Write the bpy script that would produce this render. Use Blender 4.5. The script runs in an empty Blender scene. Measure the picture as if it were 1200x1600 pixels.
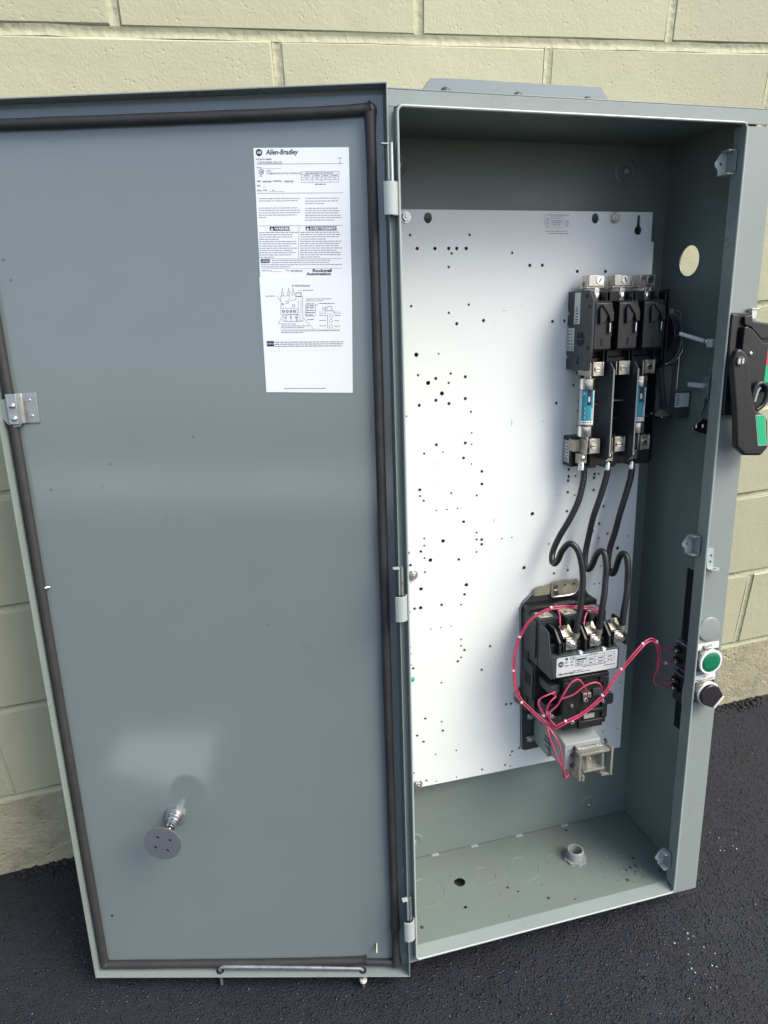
import bpy, bmesh, math, random
import numpy as np
from mathutils import Vector, Matrix

random.seed(7)
rng = np.random.default_rng(7)
S = bpy.context.scene
COL = S.collection
U = 0.0254            # the model is drawn up in inches, built in metres
GZ = 0.55             # ground level offset (inches)
R = math.radians

# ------------------------------------------------------------------ camera
cd = bpy.data.cameras.new('camera')
cd.sensor_width = 36.0
cd.lens = 36.0 * 1074.83 / 1600.0
cd.clip_start, cd.clip_end = 0.02, 2000.0
cam = bpy.data.objects.new('camera', cd)
COL.objects.link(cam)
cam.matrix_world = Matrix((
    (0.96318283, 0.13450297, -0.23278270, -9.7118 * U),
    (-0.26788371, 0.40690846, -0.87330626, -43.6935 * U),
    (-0.02274103, 0.90351229, 0.42795839, (47.6433 + GZ) * U),
    (0, 0, 0, 1)))
S.camera = cam

# ------------------------------------------------------------------ sky, sun, exposure
SUN_EL, SUN_AZ = 50.0, 52.0      # azimuth: degrees to the right of straight out from the wall
W = bpy.data.worlds.new('World')
S.world = W
W.use_nodes = True
nt = W.node_tree
sky = nt.nodes.new('ShaderNodeTexSky')
sky.sky_type = 'NISHITA'
sky.sun_disc = False
sky.sun_elevation = R(SUN_EL)
sky.sun_rotation = R(180 - SUN_AZ)
sky.air_density, sky.dust_density, sky.ozone_density = 1.0, 4.0, 1.0
nt.nodes['Background'].inputs['Strength'].default_value = 0.12
nt.links.new(sky.outputs[0], nt.nodes['Background'].inputs['Color'])
sl = bpy.data.lights.new('sun', 'SUN')
sl.energy = 1.35
sl.angle = R(35)
sl.color = (1.0, 0.985, 0.90)
sun = bpy.data.objects.new('sun', sl)
COL.objects.link(sun)
d = Vector((math.sin(R(SUN_AZ)) * math.cos(R(SUN_EL)), -math.cos(R(SUN_AZ)) * math.cos(R(SUN_EL)), math.sin(R(SUN_EL))))
sun.rotation_euler = d.to_track_quat('Z', 'Y').to_euler()
sun.location = d * 8
S.view_settings.view_transform = 'Standard'
S.view_settings.look = 'None'
S.view_settings.gamma = 1.0
S.render.engine = 'CYCLES'
S.cycles.max_bounces, S.cycles.diffuse_bounces, S.cycles.glossy_bounces, S.cycles.transmission_bounces = 8, 3, 3, 8
S.cycles.caustics_reflective = S.cycles.caustics_refractive = False
S.view_settings.exposure = 1.05


# ------------------------------------------------------------------ materials
def mat(name, col, rough=0.5, metal=0.0, var=0.0, vscale=6.0, bumps=(), rvar=0.0, spec=0.5, coords='Object',
        trans=0.0, alpha=1.0, dirt=None, coat=0.0, obj=0.0):
    m = bpy.data.materials.new(name)
    m.use_nodes = True
    t = m.node_tree
    N, L = t.nodes, t.links
    b = N['Principled BSDF']
    b.inputs['Base Color'].default_value = (*col, 1)
    b.inputs['Roughness'].default_value = rough
    b.inputs['Metallic'].default_value = metal
    b.inputs['Specular IOR Level'].default_value = spec
    b.inputs['Transmission Weight'].default_value = trans
    b.inputs['Coat Weight'].default_value = coat
    b.inputs['Coat Roughness'].default_value = 0.12
    if coords == 'World':
        src = N.new('ShaderNodeNewGeometry').outputs['Position']
    else:
        src = N.new('ShaderNodeTexCoord').outputs['Object']

    def noise(scale, detail=4, rough_=0.6):
        n = N.new('ShaderNodeTexNoise')
        n.inputs['Scale'].default_value = scale
        n.inputs['Detail'].default_value = detail
        n.inputs['Roughness'].default_value = rough_
        L.new(src, n.inputs['Vector'])
        return n.outputs['Fac']

    colout = None
    if var:
        mr = N.new('ShaderNodeMapRange')
        mr.inputs['From Min'].default_value, mr.inputs['From Max'].default_value = 0.3, 0.7
        mr.inputs['To Min'].default_value, mr.inputs['To Max'].default_value = 1 - var, 1 + var
        L.new(noise(vscale), mr.inputs['Value'])
        mx = N.new('ShaderNodeVectorMath')
        mx.operation = 'SCALE'
        mx.inputs[0].default_value = col
        L.new(mr.outputs[0], mx.inputs['Scale'])
        colout = mx.outputs[0]
    if dirt:
        dcol, dscale, lo, hi, amt = dirt
        mr = N.new('ShaderNodeMapRange')
        mr.inputs['From Min'].default_value, mr.inputs['From Max'].default_value = lo, hi
        mr.inputs['To Max'].default_value = amt
        L.new(noise(dscale, 6, 0.7), mr.inputs['Value'])
        mx = N.new('ShaderNodeMix')
        mx.data_type = 'RGBA'
        L.new(mr.outputs[0], mx.inputs['Factor'])
        if colout:
            L.new(colout, mx.inputs['A'])
        else:
            mx.inputs['A'].default_value = (*col, 1)
        mx.inputs['B'].default_value = (*dcol, 1)
        colout = mx.outputs['Result']
    if obj and colout:                         # each piece a touch lighter or darker than its neighbours
        oi = N.new('ShaderNodeObjectInfo')
        mr = N.new('ShaderNodeMapRange')
        mr.inputs['To Min'].default_value, mr.inputs['To Max'].default_value = 1 - obj, 1 + obj
        L.new(oi.outputs['Random'], mr.inputs['Value'])
        mx = N.new('ShaderNodeVectorMath')
        mx.operation = 'SCALE'
        L.new(colout, mx.inputs[0])
        L.new(mr.outputs[0], mx.inputs['Scale'])
        colout = mx.outputs[0]
    if colout:
        L.new(colout, b.inputs['Base Color'])
    if rvar:
        mr = N.new('ShaderNodeMapRange')
        mr.inputs['From Min'].default_value, mr.inputs['From Max'].default_value = 0.3, 0.7
        mr.inputs['To Min'].default_value, mr.inputs['To Max'].default_value = max(rough - rvar, 0.02), rough + rvar
        L.new(noise(vscale * 1.7 + 3, 5), mr.inputs['Value'])
        L.new(mr.outputs[0], b.inputs['Roughness'])
    prev = None
    for kind, scale, strength, dist in bumps:
        if kind == 'noise':
            h = noise(scale, 2, 0.6)
        else:
            v = N.new('ShaderNodeTexVoronoi')
            v.inputs['Scale'].default_value = scale
            L.new(src, v.inputs['Vector'])
            h = v.outputs['Distance']
            if kind == 'pits':
                mr = N.new('ShaderNodeMapRange')
                mr.inputs['From Max'].default_value = 0.32
                L.new(h, mr.inputs['Value'])
                ms = N.new('ShaderNodeMapRange')          # only some cells carry a pit
                ms.inputs['From Min'].default_value, ms.inputs['From Max'].default_value = 0.47, 0.6
                L.new(noise(scale * 0.22, 3), ms.inputs['Value'])
                mx = N.new('ShaderNodeMix')
                mx.inputs['A'].default_value = 1.0
                L.new(ms.outputs[0], mx.inputs['Factor'])
                L.new(mr.outputs[0], mx.inputs['B'])
                h = mx.outputs['Result']
        bp = N.new('ShaderNodeBump')
        bp.inputs['Strength'].default_value = strength
        bp.inputs['Distance'].default_value = dist
        L.new(h, bp.inputs['Height'])
        if prev:
            L.new(prev, bp.inputs['Normal'])
        prev = bp.outputs['Normal']
    if prev:
        L.new(prev, b.inputs['Normal'])
    return m


GREY = (0.240, 0.280, 0.268)  # frame enamel lightened to carry its sky sheen in the colour
M = dict(
    grey=mat('grey_enamel_lit', GREY, 0.30, var=0.035, vscale=5, rvar=0.05, bumps=[('noise', 1400, 0.10, 0.0004)],
             dirt=((0.17, 0.18, 0.16), 7, 0.50, 1.0, 0.4)),
    door=mat('grey_door_enamel', (0.182, 0.222, 0.226), 0.13, spec=1.0, var=0.03, vscale=3, rvar=0.02, bumps=[('noise', 900, 0.03, 0.0002)],
             dirt=((0.15, 0.16, 0.16), 11, 0.63, 0.9, 0.3)),
    inner=mat('grey_enamel_shaded', (0.168, 0.206, 0.192), 0.38, var=0.05, vscale=5, rvar=0.06, bumps=[('noise', 900, 0.12, 0.0004)],  # same enamel as the frame, darkened for the shade inside the box
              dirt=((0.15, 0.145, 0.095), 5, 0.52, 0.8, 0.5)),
    rim=mat('light_enamel_edge', (0.385, 0.435, 0.415), 0.28, var=0.04),
    white=mat('white_enamel', (0.775, 0.81, 0.79), 0.40, var=0.015, vscale=4, rvar=0.04,
              dirt=((0.58, 0.6, 0.58), 30, 0.64, 0.95, 0.25), bumps=[('noise', 900, 0.04, 0.0003)]),
    rubber=mat('black_rubber_gasket', (0.030, 0.030, 0.031), 0.6, var=0.25, vscale=30, bumps=[('noise', 500, 0.3, 0.0008)],
               dirt=((0.075, 0.074, 0.072), 40, 0.55, 0.85, 0.4)),
    black=mat('black_moulded_plastic', (0.010, 0.0115, 0.013), 0.40, var=0.15, vscale=30, rvar=0.1,
              dirt=((0.05, 0.052, 0.05), 60, 0.6, 0.85, 0.4), bumps=[('noise', 1500, 0.08, 0.0003)]),
    dkgrey=mat('dark_grey_phenolic', (0.036, 0.044, 0.048), 0.48, var=0.12, vscale=30, rvar=0.1,
               dirt=((0.11, 0.11, 0.1), 50, 0.6, 0.85, 0.35)),
    zinc=mat('zinc_plated_steel', (0.55, 0.56, 0.55), 0.34, 0.9, var=0.12, vscale=60, rvar=0.12),
    tin=mat('tinned_copper', (0.56, 0.53, 0.46), 0.32, 0.9, var=0.15, vscale=80, rvar=0.14,
            dirt=((0.22, 0.19, 0.13), 90, 0.55, 0.8, 0.5)),
    bright=mat('bright_nickel', (0.78, 0.77, 0.74), 0.18, 1.0, var=0.06, vscale=60, rvar=0.06),
    brass=mat('yellow_zinc_steel', (0.42, 0.40, 0.32), 0.4, 0.8, var=0.15, vscale=60),
    cable=mat('black_cable_jacket', (0.016, 0.017, 0.02), 0.36, var=0.2, vscale=60, bumps=[('noise', 250, 0.12, 0.001)]),
    red=mat('red_wire_jacket', (0.52, 0.05, 0.12), 0.38, var=0.08, vscale=60),
    tie=mat('pale_nylon_tie', (0.72, 0.66, 0.62), 0.4),
    paper=mat('white_label_paper', (0.85, 0.89, 0.92), 0.5),
    silver=mat('silver_label_foil', (0.56, 0.58, 0.58), 0.4, 0.1),
    ink=mat('dark_ink', (0.02, 0.025, 0.05), 0.6),
    navy=mat('navy_ink', (0.012, 0.015, 0.06), 0.6),
    paleink=mat('grey_ink', (0.18, 0.2, 0.24), 0.6),
    green=mat('green_plastic', (0.0, 0.155, 0.075), 0.3, coat=0.3),
    glabel=mat('green_label', (0.01, 0.40, 0.18), 0.4),
    rlabel=mat('red_label', (0.50, 0.06, 0.06), 0.4),
    teal=mat('teal_fuse_label', (0.02, 0.28, 0.36), 0.35),
    pale_grey=mat('grey_highlights_and_marks', (0.26, 0.28, 0.28), 0.5),  # pale tone for painted edge highlights, cable print and a tag
    relay=mat('light_grey_plastic', (0.28, 0.31, 0.305), 0.4, var=0.04, vscale=20),
    clear=mat('clear_plastic_cover', (0.90, 0.90, 0.76), 0.10, trans=0.82, spec=0.6),
    purple=mat('dark_purple_plastic', (0.016, 0.014, 0.020), 0.32, coat=0.3),
    whitep=mat('white_plastic', (0.72, 0.74, 0.72), 0.35),
    plug=mat('grey_plug', (0.26, 0.29, 0.275), 0.3),
    discg=mat('dark_grey_disc', (0.105, 0.12, 0.135), 0.35, var=0.06, vscale=60),
    void=mat('painted_opening_dark', (0.008, 0.010, 0.016), 0.9),  # black painted in for the dark of openings and slots
    smudge=mat('smudge', (0.12, 0.14, 0.15), 0.4),
    scuff=mat('scuffed_paint', (0.38, 0.40, 0.39), 0.5),
    rust=mat('brown_grime', (0.05, 0.045, 0.035), 0.8),
    flake=mat('pale_paint_fleck', (0.42, 0.45, 0.45), 0.7),
    wall=mat('cream_block_paint', (0.478, 0.474, 0.325), 0.6, obj=0.05, var=0.05, vscale=2.3, coords='World',
             bumps=[('noise', 240, 0.27, 0.0020), ('pits', 140, 0.36, 0.0016), ('noise', 30, 0.18, 0.005)],
             dirt=((0.38, 0.365, 0.25), 7, 0.55, 0.9, 0.4)),
    wallfoot=mat('stained_block_paint', (0.40, 0.38, 0.255), 0.66, obj=0.04, var=0.08, vscale=5, coords='World',
             bumps=[('noise', 150, 0.5, 0.004), ('pits', 70, 0.7, 0.004), ('noise', 30, 0.5, 0.008)],
             dirt=((0.17, 0.155, 0.11), 13, 0.50, 0.78, 0.75)),
    mortar=mat('cream_mortar_paint', (0.478, 0.472, 0.325), 0.62, var=0.06, vscale=5, coords='World',
               bumps=[('noise', 120, 0.45, 0.003), ('noise', 30, 0.4, 0.006)]),
    asphalt=mat('sealed_asphalt', (0.0066, 0.0090, 0.0162), 0.6, var=0.35, vscale=7, coords='World',
                bumps=[('noise', 330, 0.9, 0.003), ('noise', 900, 0.6, 0.0015), ('noise', 18, 0.3, 0.01)],
                dirt=((0.012, 0.015, 0.022), 3, 0.5, 0.75, 0.6)),
    paint=mat('pale_reflection_patch', (0.72, 0.72, 0.68), 0.7, var=0.1, vscale=40, coords='World', dirt=((0.1, 0.1, 0.1), 60, 0.6, 0.72, 0.9)),  # for the added patch that the door mirrors
    concrete=mat('pale_reflection_strip', (0.62, 0.61, 0.58), 0.8, var=0.08, vscale=1.5, coords='World'),  # for the added ground strip that the door mirrors
    stone=mat('coated_aggregate', (0.0080, 0.0104, 0.0175), 0.42, var=0.75, vscale=110, coords='World',
              bumps=[('noise', 600, 0.5, 0.001)], dirt=((0.07, 0.076, 0.084), 240, 0.64, 0.75, 0.8)),
    dirt=mat('soil_and_gap_shade', (0.022, 0.02, 0.017), 0.9, var=0.5, vscale=60, coords='World'),
)


# ------------------------------------------------------------------ mesh helpers (inches in, metres out)
class MB:
    def __init__(self):
        self.v, self.f, self.mi, self.mats = [], [], [], []

    def slot(self, m):
        if m not in self.mats:
            self.mats.append(m)
        return self.mats.index(m)

    def add(self, vs, fs, m, xf=None):
        o = len(self.v)
        k = self.slot(m)
        for p in vs:
            p = Vector(p)
            self.v.append(xf @ p if xf else p)
        for f in fs:
            self.f.append([o + i for i in f])
            self.mi.append(k)
        return self

    def box(self, x0, x1, y0, y1, z0, z1, m, xf=None):
        vs = [(x, y, z) for z in (z0, z1) for y in (y0, y1) for x in (x0, x1)]
        fs = [(0, 2, 3, 1), (4, 5, 7, 6), (0, 1, 5, 4), (2, 6, 7, 3), (0, 4, 6, 2), (1, 3, 7, 5)]
        return self.add(vs, fs, m, xf)

    def prism(self, poly, a0, a1, m, plane='xy', xf=None):
        """extrude a 2-D polygon; plane xy->along z, xz->along y, yz->along x"""
        n = len(poly)
        def P(u, w, a):
            return {'xy': (u, w, a), 'xz': (u, a, w), 'yz': (a, u, w)}[plane]
        vs = [P(u, w, a0) for u, w in poly] + [P(u, w, a1) for u, w in poly]
        fs = [tuple(range(n)), tuple(range(2 * n - 1, n - 1, -1))]
        fs += [(i, i + n, (i + 1) % n + n, (i + 1) % n) for i in range(n)]
        return self.add(vs, fs, m, xf)

    def cyl(self, c, r, h, m, axis='z', n=24, r2=None, xf=None, ph=0.0):
        r2 = r if r2 is None else r2
        vs = []
        for rr, t in ((r, 0), (r2, h)):
            for i in range(n):
                a = 2 * math.pi * i / n + ph
                u, w = rr * math.cos(a), rr * math.sin(a)
                p = {'z': (u, w, t), 'x': (t, u, w), 'y': (w, t, u)}[axis]
                vs.append((c[0] + p[0], c[1] + p[1], c[2] + p[2]))
        fs = [tuple(range(n - 1, -1, -1)), tuple(range(n, 2 * n))]
        fs += [(i, (i + 1) % n, (i + 1) % n + n, i + n) for i in range(n)]
        return self.add(vs, fs, m, xf)

    def lathe(self, c, prof, m, axis='z', n=28, xf=None):
        """prof: [(r, t)] from bottom to top, open ends are capped"""
        vs = []
        for r, t in prof:
            for i in range(n):
                a = 2 * math.pi * i / n
                u, w = r * math.cos(a), r * math.sin(a)
                p = {'z': (u, w, t), 'x': (t, u, w), 'y': (w, t, u)}[axis]
                vs.append((c[0] + p[0], c[1] + p[1], c[2] + p[2]))
        fs = [tuple(range(n - 1, -1, -1))]
        for k in range(len(prof) - 1):
            fs += [(k * n + i, k * n + (i + 1) % n, (k + 1) * n + (i + 1) % n, (k + 1) * n + i) for i in range(n)]
        fs.append(tuple(range((len(prof) - 1) * n, len(prof) * n)))
        return self.add(vs, fs, m, xf)

    def tube(self, pts, r, m, n=10, closed=False, smooth=6, flat=1.0, xf=None):
        P = spline(pts, smooth, closed) if smooth else [Vector(p) for p in pts]
        k = len(P)
        rs = r if callable(r) else (lambda t: r)
        vs, fs = [], []
        T0 = None
        for i in range(k):
            a = P[(i - 1) % k] if (closed or i) else P[0]
            b = P[(i + 1) % k] if (closed or i < k - 1) else P[-1]
            T = (b - a).normalized()
            if T0 is None:
                N_ = T.orthogonal().normalized()
            else:
                N_ = (N_ - T * N_.dot(T)).normalized()
            T0 = T
            Bn = T.cross(N_)
            rr = rs(i / max(k - 1, 1))
            for j in range(n):
                a_ = 2 * math.pi * j / n
                vs.append(P[i] + (N_ * math.cos(a_) + Bn * math.sin(a_)) * rr)
        for i in range(k if closed else k - 1):
            for j in range(n):
                fs.append((i * n + j, i * n + (j + 1) % n, ((i + 1) % k) * n + (j + 1) % n, ((i + 1) % k) * n + j))
        if not closed:
            fs.append(tuple(range(n - 1, -1, -1)))
            fs.append(tuple(range((k - 1) * n, k * n)))
        return self.add(vs, fs, m, xf)

    def build(self, name, parent=None, bevel=0.0, seg=2, ang=38):
        me = bpy.data.meshes.new(name)
        me.from_pydata([v * U for v in self.v], [], self.f)
        for m in self.mats:
            me.materials.append(M[m])
        me.polygons.foreach_set('material_index', self.mi)
        bm = bmesh.new()
        bm.from_mesh(me)
        bmesh.ops.recalc_face_normals(bm, faces=bm.faces)
        bm.to_mesh(me)
        bm.free()
        me.polygons.foreach_set('use_smooth', [True] * len(me.polygons))
        me.set_sharp_from_angle(angle=R(ang))
        o = bpy.data.objects.new(name, me)
        COL.objects.link(o)
        if parent:
            o.parent = parent
        if bevel:
            b = o.modifiers.new('bevel', 'BEVEL')
            b.width = bevel * U
            b.segments = seg
            b.limit_method = 'ANGLE'
            b.angle_limit = R(40)
        return o


def spline(pts, s=6, closed=False):
    P = [Vector(p) for p in pts]
    n = len(P)
    out = []
    for i in range(n if closed else n - 1):
        if closed:
            a, b, c, d_ = P[(i - 1) % n], P[i], P[(i + 1) % n], P[(i + 2) % n]
        else:
            a, b, c, d_ = P[max(i - 1, 0)], P[i], P[i + 1], P[min(i + 2, n - 1)]
        for k in range(s):
            t = k / s
            out.append(0.5 * ((2 * b) + (c - a) * t + (2 * a - 5 * b + 4 * c - d_) * t * t + (3 * b - a - 3 * c + d_) * t ** 3))
    if not closed:
        out.append(P[-1])
    return out


def circ(cx, cy, r, n=16, ry=None):
    ry = ry or r
    return [(cx + r * math.cos(2 * math.pi * i / n), cy + ry * math.sin(2 * math.pi * i / n)) for i in range(n)]


def rrect(x0, x1, y0, y1, r, n=5):
    out = []
    for cx, cy, a0 in ((x1 - r, y1 - r, 0), (x0 + r, y1 - r, 90), (x0 + r, y0 + r, 180), (x1 - r, y0 + r, 270)):
        for i in range(n + 1):
            a = R(a0 + 90 * i / n)
            out.append((cx + r * math.cos(a), cy + r * math.sin(a)))
    return out


def fill(polys, a0, a1):
    """a plate with real holes: outline and holes given as 2-D polygons -> verts, faces (thickness along z)"""
    cu = bpy.data.curves.new('tmp', 'CURVE')
    cu.dimensions, cu.fill_mode, cu.extrude = '2D', 'BOTH', (a1 - a0) / 2
    for poly in polys:
        s = cu.splines.new('POLY')
        s.points.add(len(poly) - 1)
        for p, (x, y) in zip(s.points, poly):
            p.co = (x, y, 0, 1)
        s.use_cyclic_u = True
    ob = bpy.data.objects.new('tmp', cu)
    me = bpy.data.meshes.new_from_object(ob)
    zc = (a0 + a1) / 2
    vs = [(v.co.x, v.co.y, v.co.z + zc) for v in me.vertices]
    fs = [tuple(p.vertices) for p in me.polygons]
    bpy.data.objects.remove(ob)
    bpy.data.curves.remove(cu)
    bpy.data.meshes.remove(me)
    return vs, fs


def plate(mb, polys, a0, a1, m, plane='xy', xf=None):
    vs, fs = fill(polys, a0, a1)
    if plane == 'xz':
        vs = [(x, z, y) for x, y, z in vs]
    if plane == 'yz':                       # polygon given as (y, z), thickness along x
        vs = [(z, x, y) for x, y, z in vs]
    mb.add(vs, fs, m, xf)


def text(mb, s, x, y, cap, m, z=0.0, bold=0.0, shear=0.0, align='LEFT', xf=None, squeeze=1.0):
    cu = bpy.data.curves.new('tmp', 'FONT')
    cu.body, cu.size, cu.resolution_u = s, cap / 0.70, 2
    cu.offset, cu.shear, cu.align_x = bold * cap, shear, align
    ob = bpy.data.objects.new('tmp', cu)
    me = bpy.data.meshes.new_from_object(ob)
    vs = [(v.co.x * squeeze + x, v.co.y + y, z) for v in me.vertices]
    fs = [tuple(p.vertices) for p in me.polygons]
    bpy.data.objects.remove(ob)
    bpy.data.curves.remove(cu)
    bpy.data.meshes.remove(me)
    mb.add(vs, fs, m, xf)


def quad(mb, x0, x1, y0, y1, m, z=0.0, xf=None):
    mb.add([(x0, y0, z), (x1, y0, z), (x1, y1, z), (x0, y1, z)], [(0, 1, 2, 3)], m, xf)


def words(mb, x0, x1, y, h, m, z=0.0, xf=None, fillp=1.0):
    """one line of print too small to read: a row of word-long strokes"""
    x = x0
    end = x0 + (x1 - x0) * fillp
    while x < end - h:
        w = min(random.uniform(1.6, 5.5) * h, end - x)
        quad(mb, x, x + w, y - h * 0.35, y + h * 0.35, m, z, xf)
        x += w + h * 0.7


# ------------------------------------------------------------------ object helpers
def Mbox():
    l, yw, ro = 0.1763, -0.0025, -0.0402
    rt, up, out = Vector((1, 0, 0)), Vector((0, math.sin(l), math.cos(l))), Vector((0, -math.cos(l), math.sin(l)))
    Rz = Matrix.Rotation(yw, 3, 'Z')
    ex = Rz @ (rt * math.cos(ro) + up * math.sin(ro))
    ey = Rz @ (-rt * math.sin(ro) + up * math.cos(ro))
    ez = Rz @ out
    o = Vector((-1.2262, -17.2311, 2.429 + GZ)) * U
    return Matrix(((ex.x, ey.x, ez.x, o.x), (ex.y, ey.y, ez.y, o.y), (ex.z, ey.z, ez.z, o.z), (0, 0, 0, 1)))


MBOX = Mbox()


def tag(o, label, cat, group=None):
    o['label'], o['category'] = label, cat
    if group:
        o['group'] = group
    return o


def thing(name, label, cat, at=(0, 0, 0), group=None):
    """an empty in the enclosure's frame; parts are still drawn in enclosure coordinates"""
    o = bpy.data.objects.new(name, None)
    o.empty_display_size = 0.02
    COL.objects.link(o)
    o.matrix_world = MBOX @ Matrix.Translation(Vector(at) * U)
    tag(o, label, cat, group)
    o['_at'] = tuple(at)
    return o


def part(mb, name, parent, bevel=0.0, seg=2):
    """build a part drawn in enclosure coordinates under a thing that stands at its own base point"""
    o = mb.build(name, parent, bevel, seg)
    at = parent.get('_at')
    if at is not None:
        o.location = -Vector(at) * U
    return o


def sub(mb, name, parent, bevel=0.0, seg=2):
    return mb.build(name, parent, bevel, seg)


def struct(o):
    o['kind'] = 'structure'
    return o


def stuff(o):
    o['kind'] = 'stuff'
    return o


# ================================================================== the setting
g = MB()
g.add([(-9000, -9000, 0), (9000, -9000, 0), (9000, 9000, 0), (-9000, 9000, 0)], [(0, 1, 2, 3)], 'asphalt')
struct(g.build('ground'))


pm = MB()
pm.add([(-48.6, -46.2, .16), (-36.8, -50.6, .16), (-29.2, -35.0, .16), (-42.9, -36.4, .16)], [(0, 1, 2, 3)], 'paint')  # unseen pale patch, added to give the door a light reflection
struct(pm.build('added_reflection_patch'))


pm = MB()
pm.add([(-3500, -3500, .3), (3500, -3500, .3), (3500, -440, .3), (-3500, -440, .3)], [(0, 1, 2, 3)], 'concrete')  # unseen pale ground, added to brighten the horizon band in the door
struct(pm.build('added_reflection_strip'))


def scatter(name, n, xr, yr, rr, m, zs=(0.35, 0.7), lift=0.25, dens=None):
    """many little faceted stones as one mesh"""
    x = rng.uniform(*xr, n)
    y = rng.uniform(*yr, n)
    if dens is not None:
        keep = rng.uniform(0, 1, n) < dens(x, y)
        x, y = x[keep], y[keep]
        n = len(x)
    r = rng.uniform(*rr, n) * rng.uniform(0.6, 1.0, n)
    base = np.array([(1, 0, 0), (0, 1, 0), (-1, 0, 0), (0, -1, 0), (0, 0, 1), (0, 0, -1)], float)
    tri = np.array([(0, 1, 4), (1, 2, 4), (2, 3, 4), (3, 0, 4), (1, 0, 5), (2, 1, 5), (3, 2, 5), (0, 3, 5)])
    a = rng.uniform(0, 6.283, n)
    ca, sa = np.cos(a), np.sin(a)
    v = np.repeat(base[None], n, 0) * rng.uniform(0.6, 1.25, (n, 6, 1))
    v[:, :, 2] *= rng.uniform(*zs, (n, 1))
    tilt = rng.normal(0, 0.35, (n, 1))
    v[:, :, 2] += v[:, :, 0] * tilt * 0.6
    vx = v[:, :, 0] * ca[:, None] - v[:, :, 1] * sa[:, None]
    vy = v[:, :, 0] * sa[:, None] + v[:, :, 1] * ca[:, None]
    out = np.stack([vx * r[:, None] + x[:, None], vy * r[:, None] + y[:, None], v[:, :, 2] * r[:, None] + (r * lift)[:, None]], 2) * U
    f = (tri[None] + 6 * np.arange(n)[:, None, None]).reshape(-1, 3)
    me = bpy.data.meshes.new(name)
    me.vertices.add(n * 6)
    me.vertices.foreach_set('co', out.reshape(-1))
    me.loops.add(len(f) * 3)
    me.loops.foreach_set('vertex_index', f.reshape(-1).astype(np.int32))
    me.polygons.add(len(f))
    me.polygons.foreach_set('loop_start', np.arange(len(f), dtype=np.int32) * 3)
    me.polygons.foreach_set('loop_total', np.full(len(f), 3, np.int32))
    me.update(calc_edges=True)
    me.materials.append(M[m])
    o = bpy.data.objects.new(name, me)
    COL.objects.link(o)
    return o


near = lambda x, y: np.clip(1.25 - np.hypot(x - 0, y + 14) / 60, 0.05, 1)
o = stuff(scatter('asphalt_aggregate', 90000, (-40, 48), (-34, -0.2), (0.045, 0.17), 'stone', lift=-0.05, dens=near))
tag(o, 'dark coated stones showing in the asphalt surface', 'aggregate')
o = stuff(scatter('pale_flecks', 1300, (-34, 44), (-33, -0.5), (0.015, 0.055), 'flake', zs=(0.2, 0.5), lift=0.9, dens=near))
tag(o, 'tiny pale flecks scattered over the asphalt', 'flecks')
def chips(x, y):
    out = np.full_like(x, 0.0)
    for cx, cy, r_ in ((17.0, -21.0, 1.6), (18.6, -20.0, .9), (-17.5, -16.0, .8), (-5.0, -21.3, .7), (26, -14, 1.2), (15.2, -23.2, .8), (2.5, -20.0, .6)):
        out = np.maximum(out, np.exp(-((x - cx) ** 2 + (y - cy) ** 2) / r_ ** 2))
    return out * .8
o = stuff(scatter('paint_chips', 14000, (-34, 44), (-26, -8), (0.02, 0.11), 'flake', zs=(0.15, 0.3), lift=0.8, dens=lambda x, y: chips(x, y) * .35))
tag(o, 'clusters of pale scuffed chips on the asphalt', 'chips')
o = stuff(scatter('debris_and_gap_shade', 2600, (-48, 70), (-1.3, 0.15), (0.08, 0.34), 'dirt', lift=0.3,
                  dens=lambda x, y: np.clip(1.0 + y * 0.75 + 0.4 * np.sin(x * 0.7), 0.05, 1)))  # real crumbs that also stand in for the gap's shadow line
tag(o, 'dark soil, crumbs and gap shade along the foot of the block wall', 'soil')

# the block wall: every block its own piece, tooled joints between them
wall = bpy.data.objects.new('block_wall', None)
COL.objects.link(wall)
tag(wall, 'cream painted concrete block wall behind the open grey enclosure', 'wall')
Z0, JX, J = 6.9761 + GZ, 4.6393, 0.40


def block_mesh(w, h, seed, m='wall'):
    rs = random.Random(seed)
    mb = MB()
    w2, h2, b, dp = w / 2, h / 2, 0.13, 3.0
    def jit(x, y, z):
        return (x + rs.uniform(-.035, .035), y, z + rs.uniform(-.035, .035))
    # outline points along the front (slightly wavy arrises), then the chamfer ring, then the back
    xs = [-w2, -w2 * .35, w2 * .3, w2]
    ring = [(x, -h2) for x in xs] + [(w2, 0)] + [(x, h2) for x in xs[::-1]] + [(-w2, 0.0)]
    n = len(ring)
    front = [jit(x - math.copysign(b, x) * (abs(x) > w2 * .9), rs.uniform(-.02, .02), z - math.copysign(b, z) * (abs(z) > h2 * .9)) for x, z in ring]
    mid = [jit(x - math.copysign(.02, x) * (abs(x) > w2 * .9), 0.12, z - math.copysign(.02, z) * (abs(z) > h2 * .9)) for x, z in ring]
    back = [(x, dp, z) for x, z in ring]
    vs = front + mid + back
    fs = [tuple(range(n)), tuple(range(3 * n - 1, 2 * n - 1, -1))]
    for k in (0, 1):
        fs += [(k * n + i, (k + 1) * n + i, (k + 1) * n + (i + 1) % n, k * n + (i + 1) % n) for i in range(n)]
    mb.add(vs, fs, m)
    o_ = mb.build('block', None, ang=28)
    me_ = o_.data
    bpy.data.objects.remove(o_)
    return me_


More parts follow.
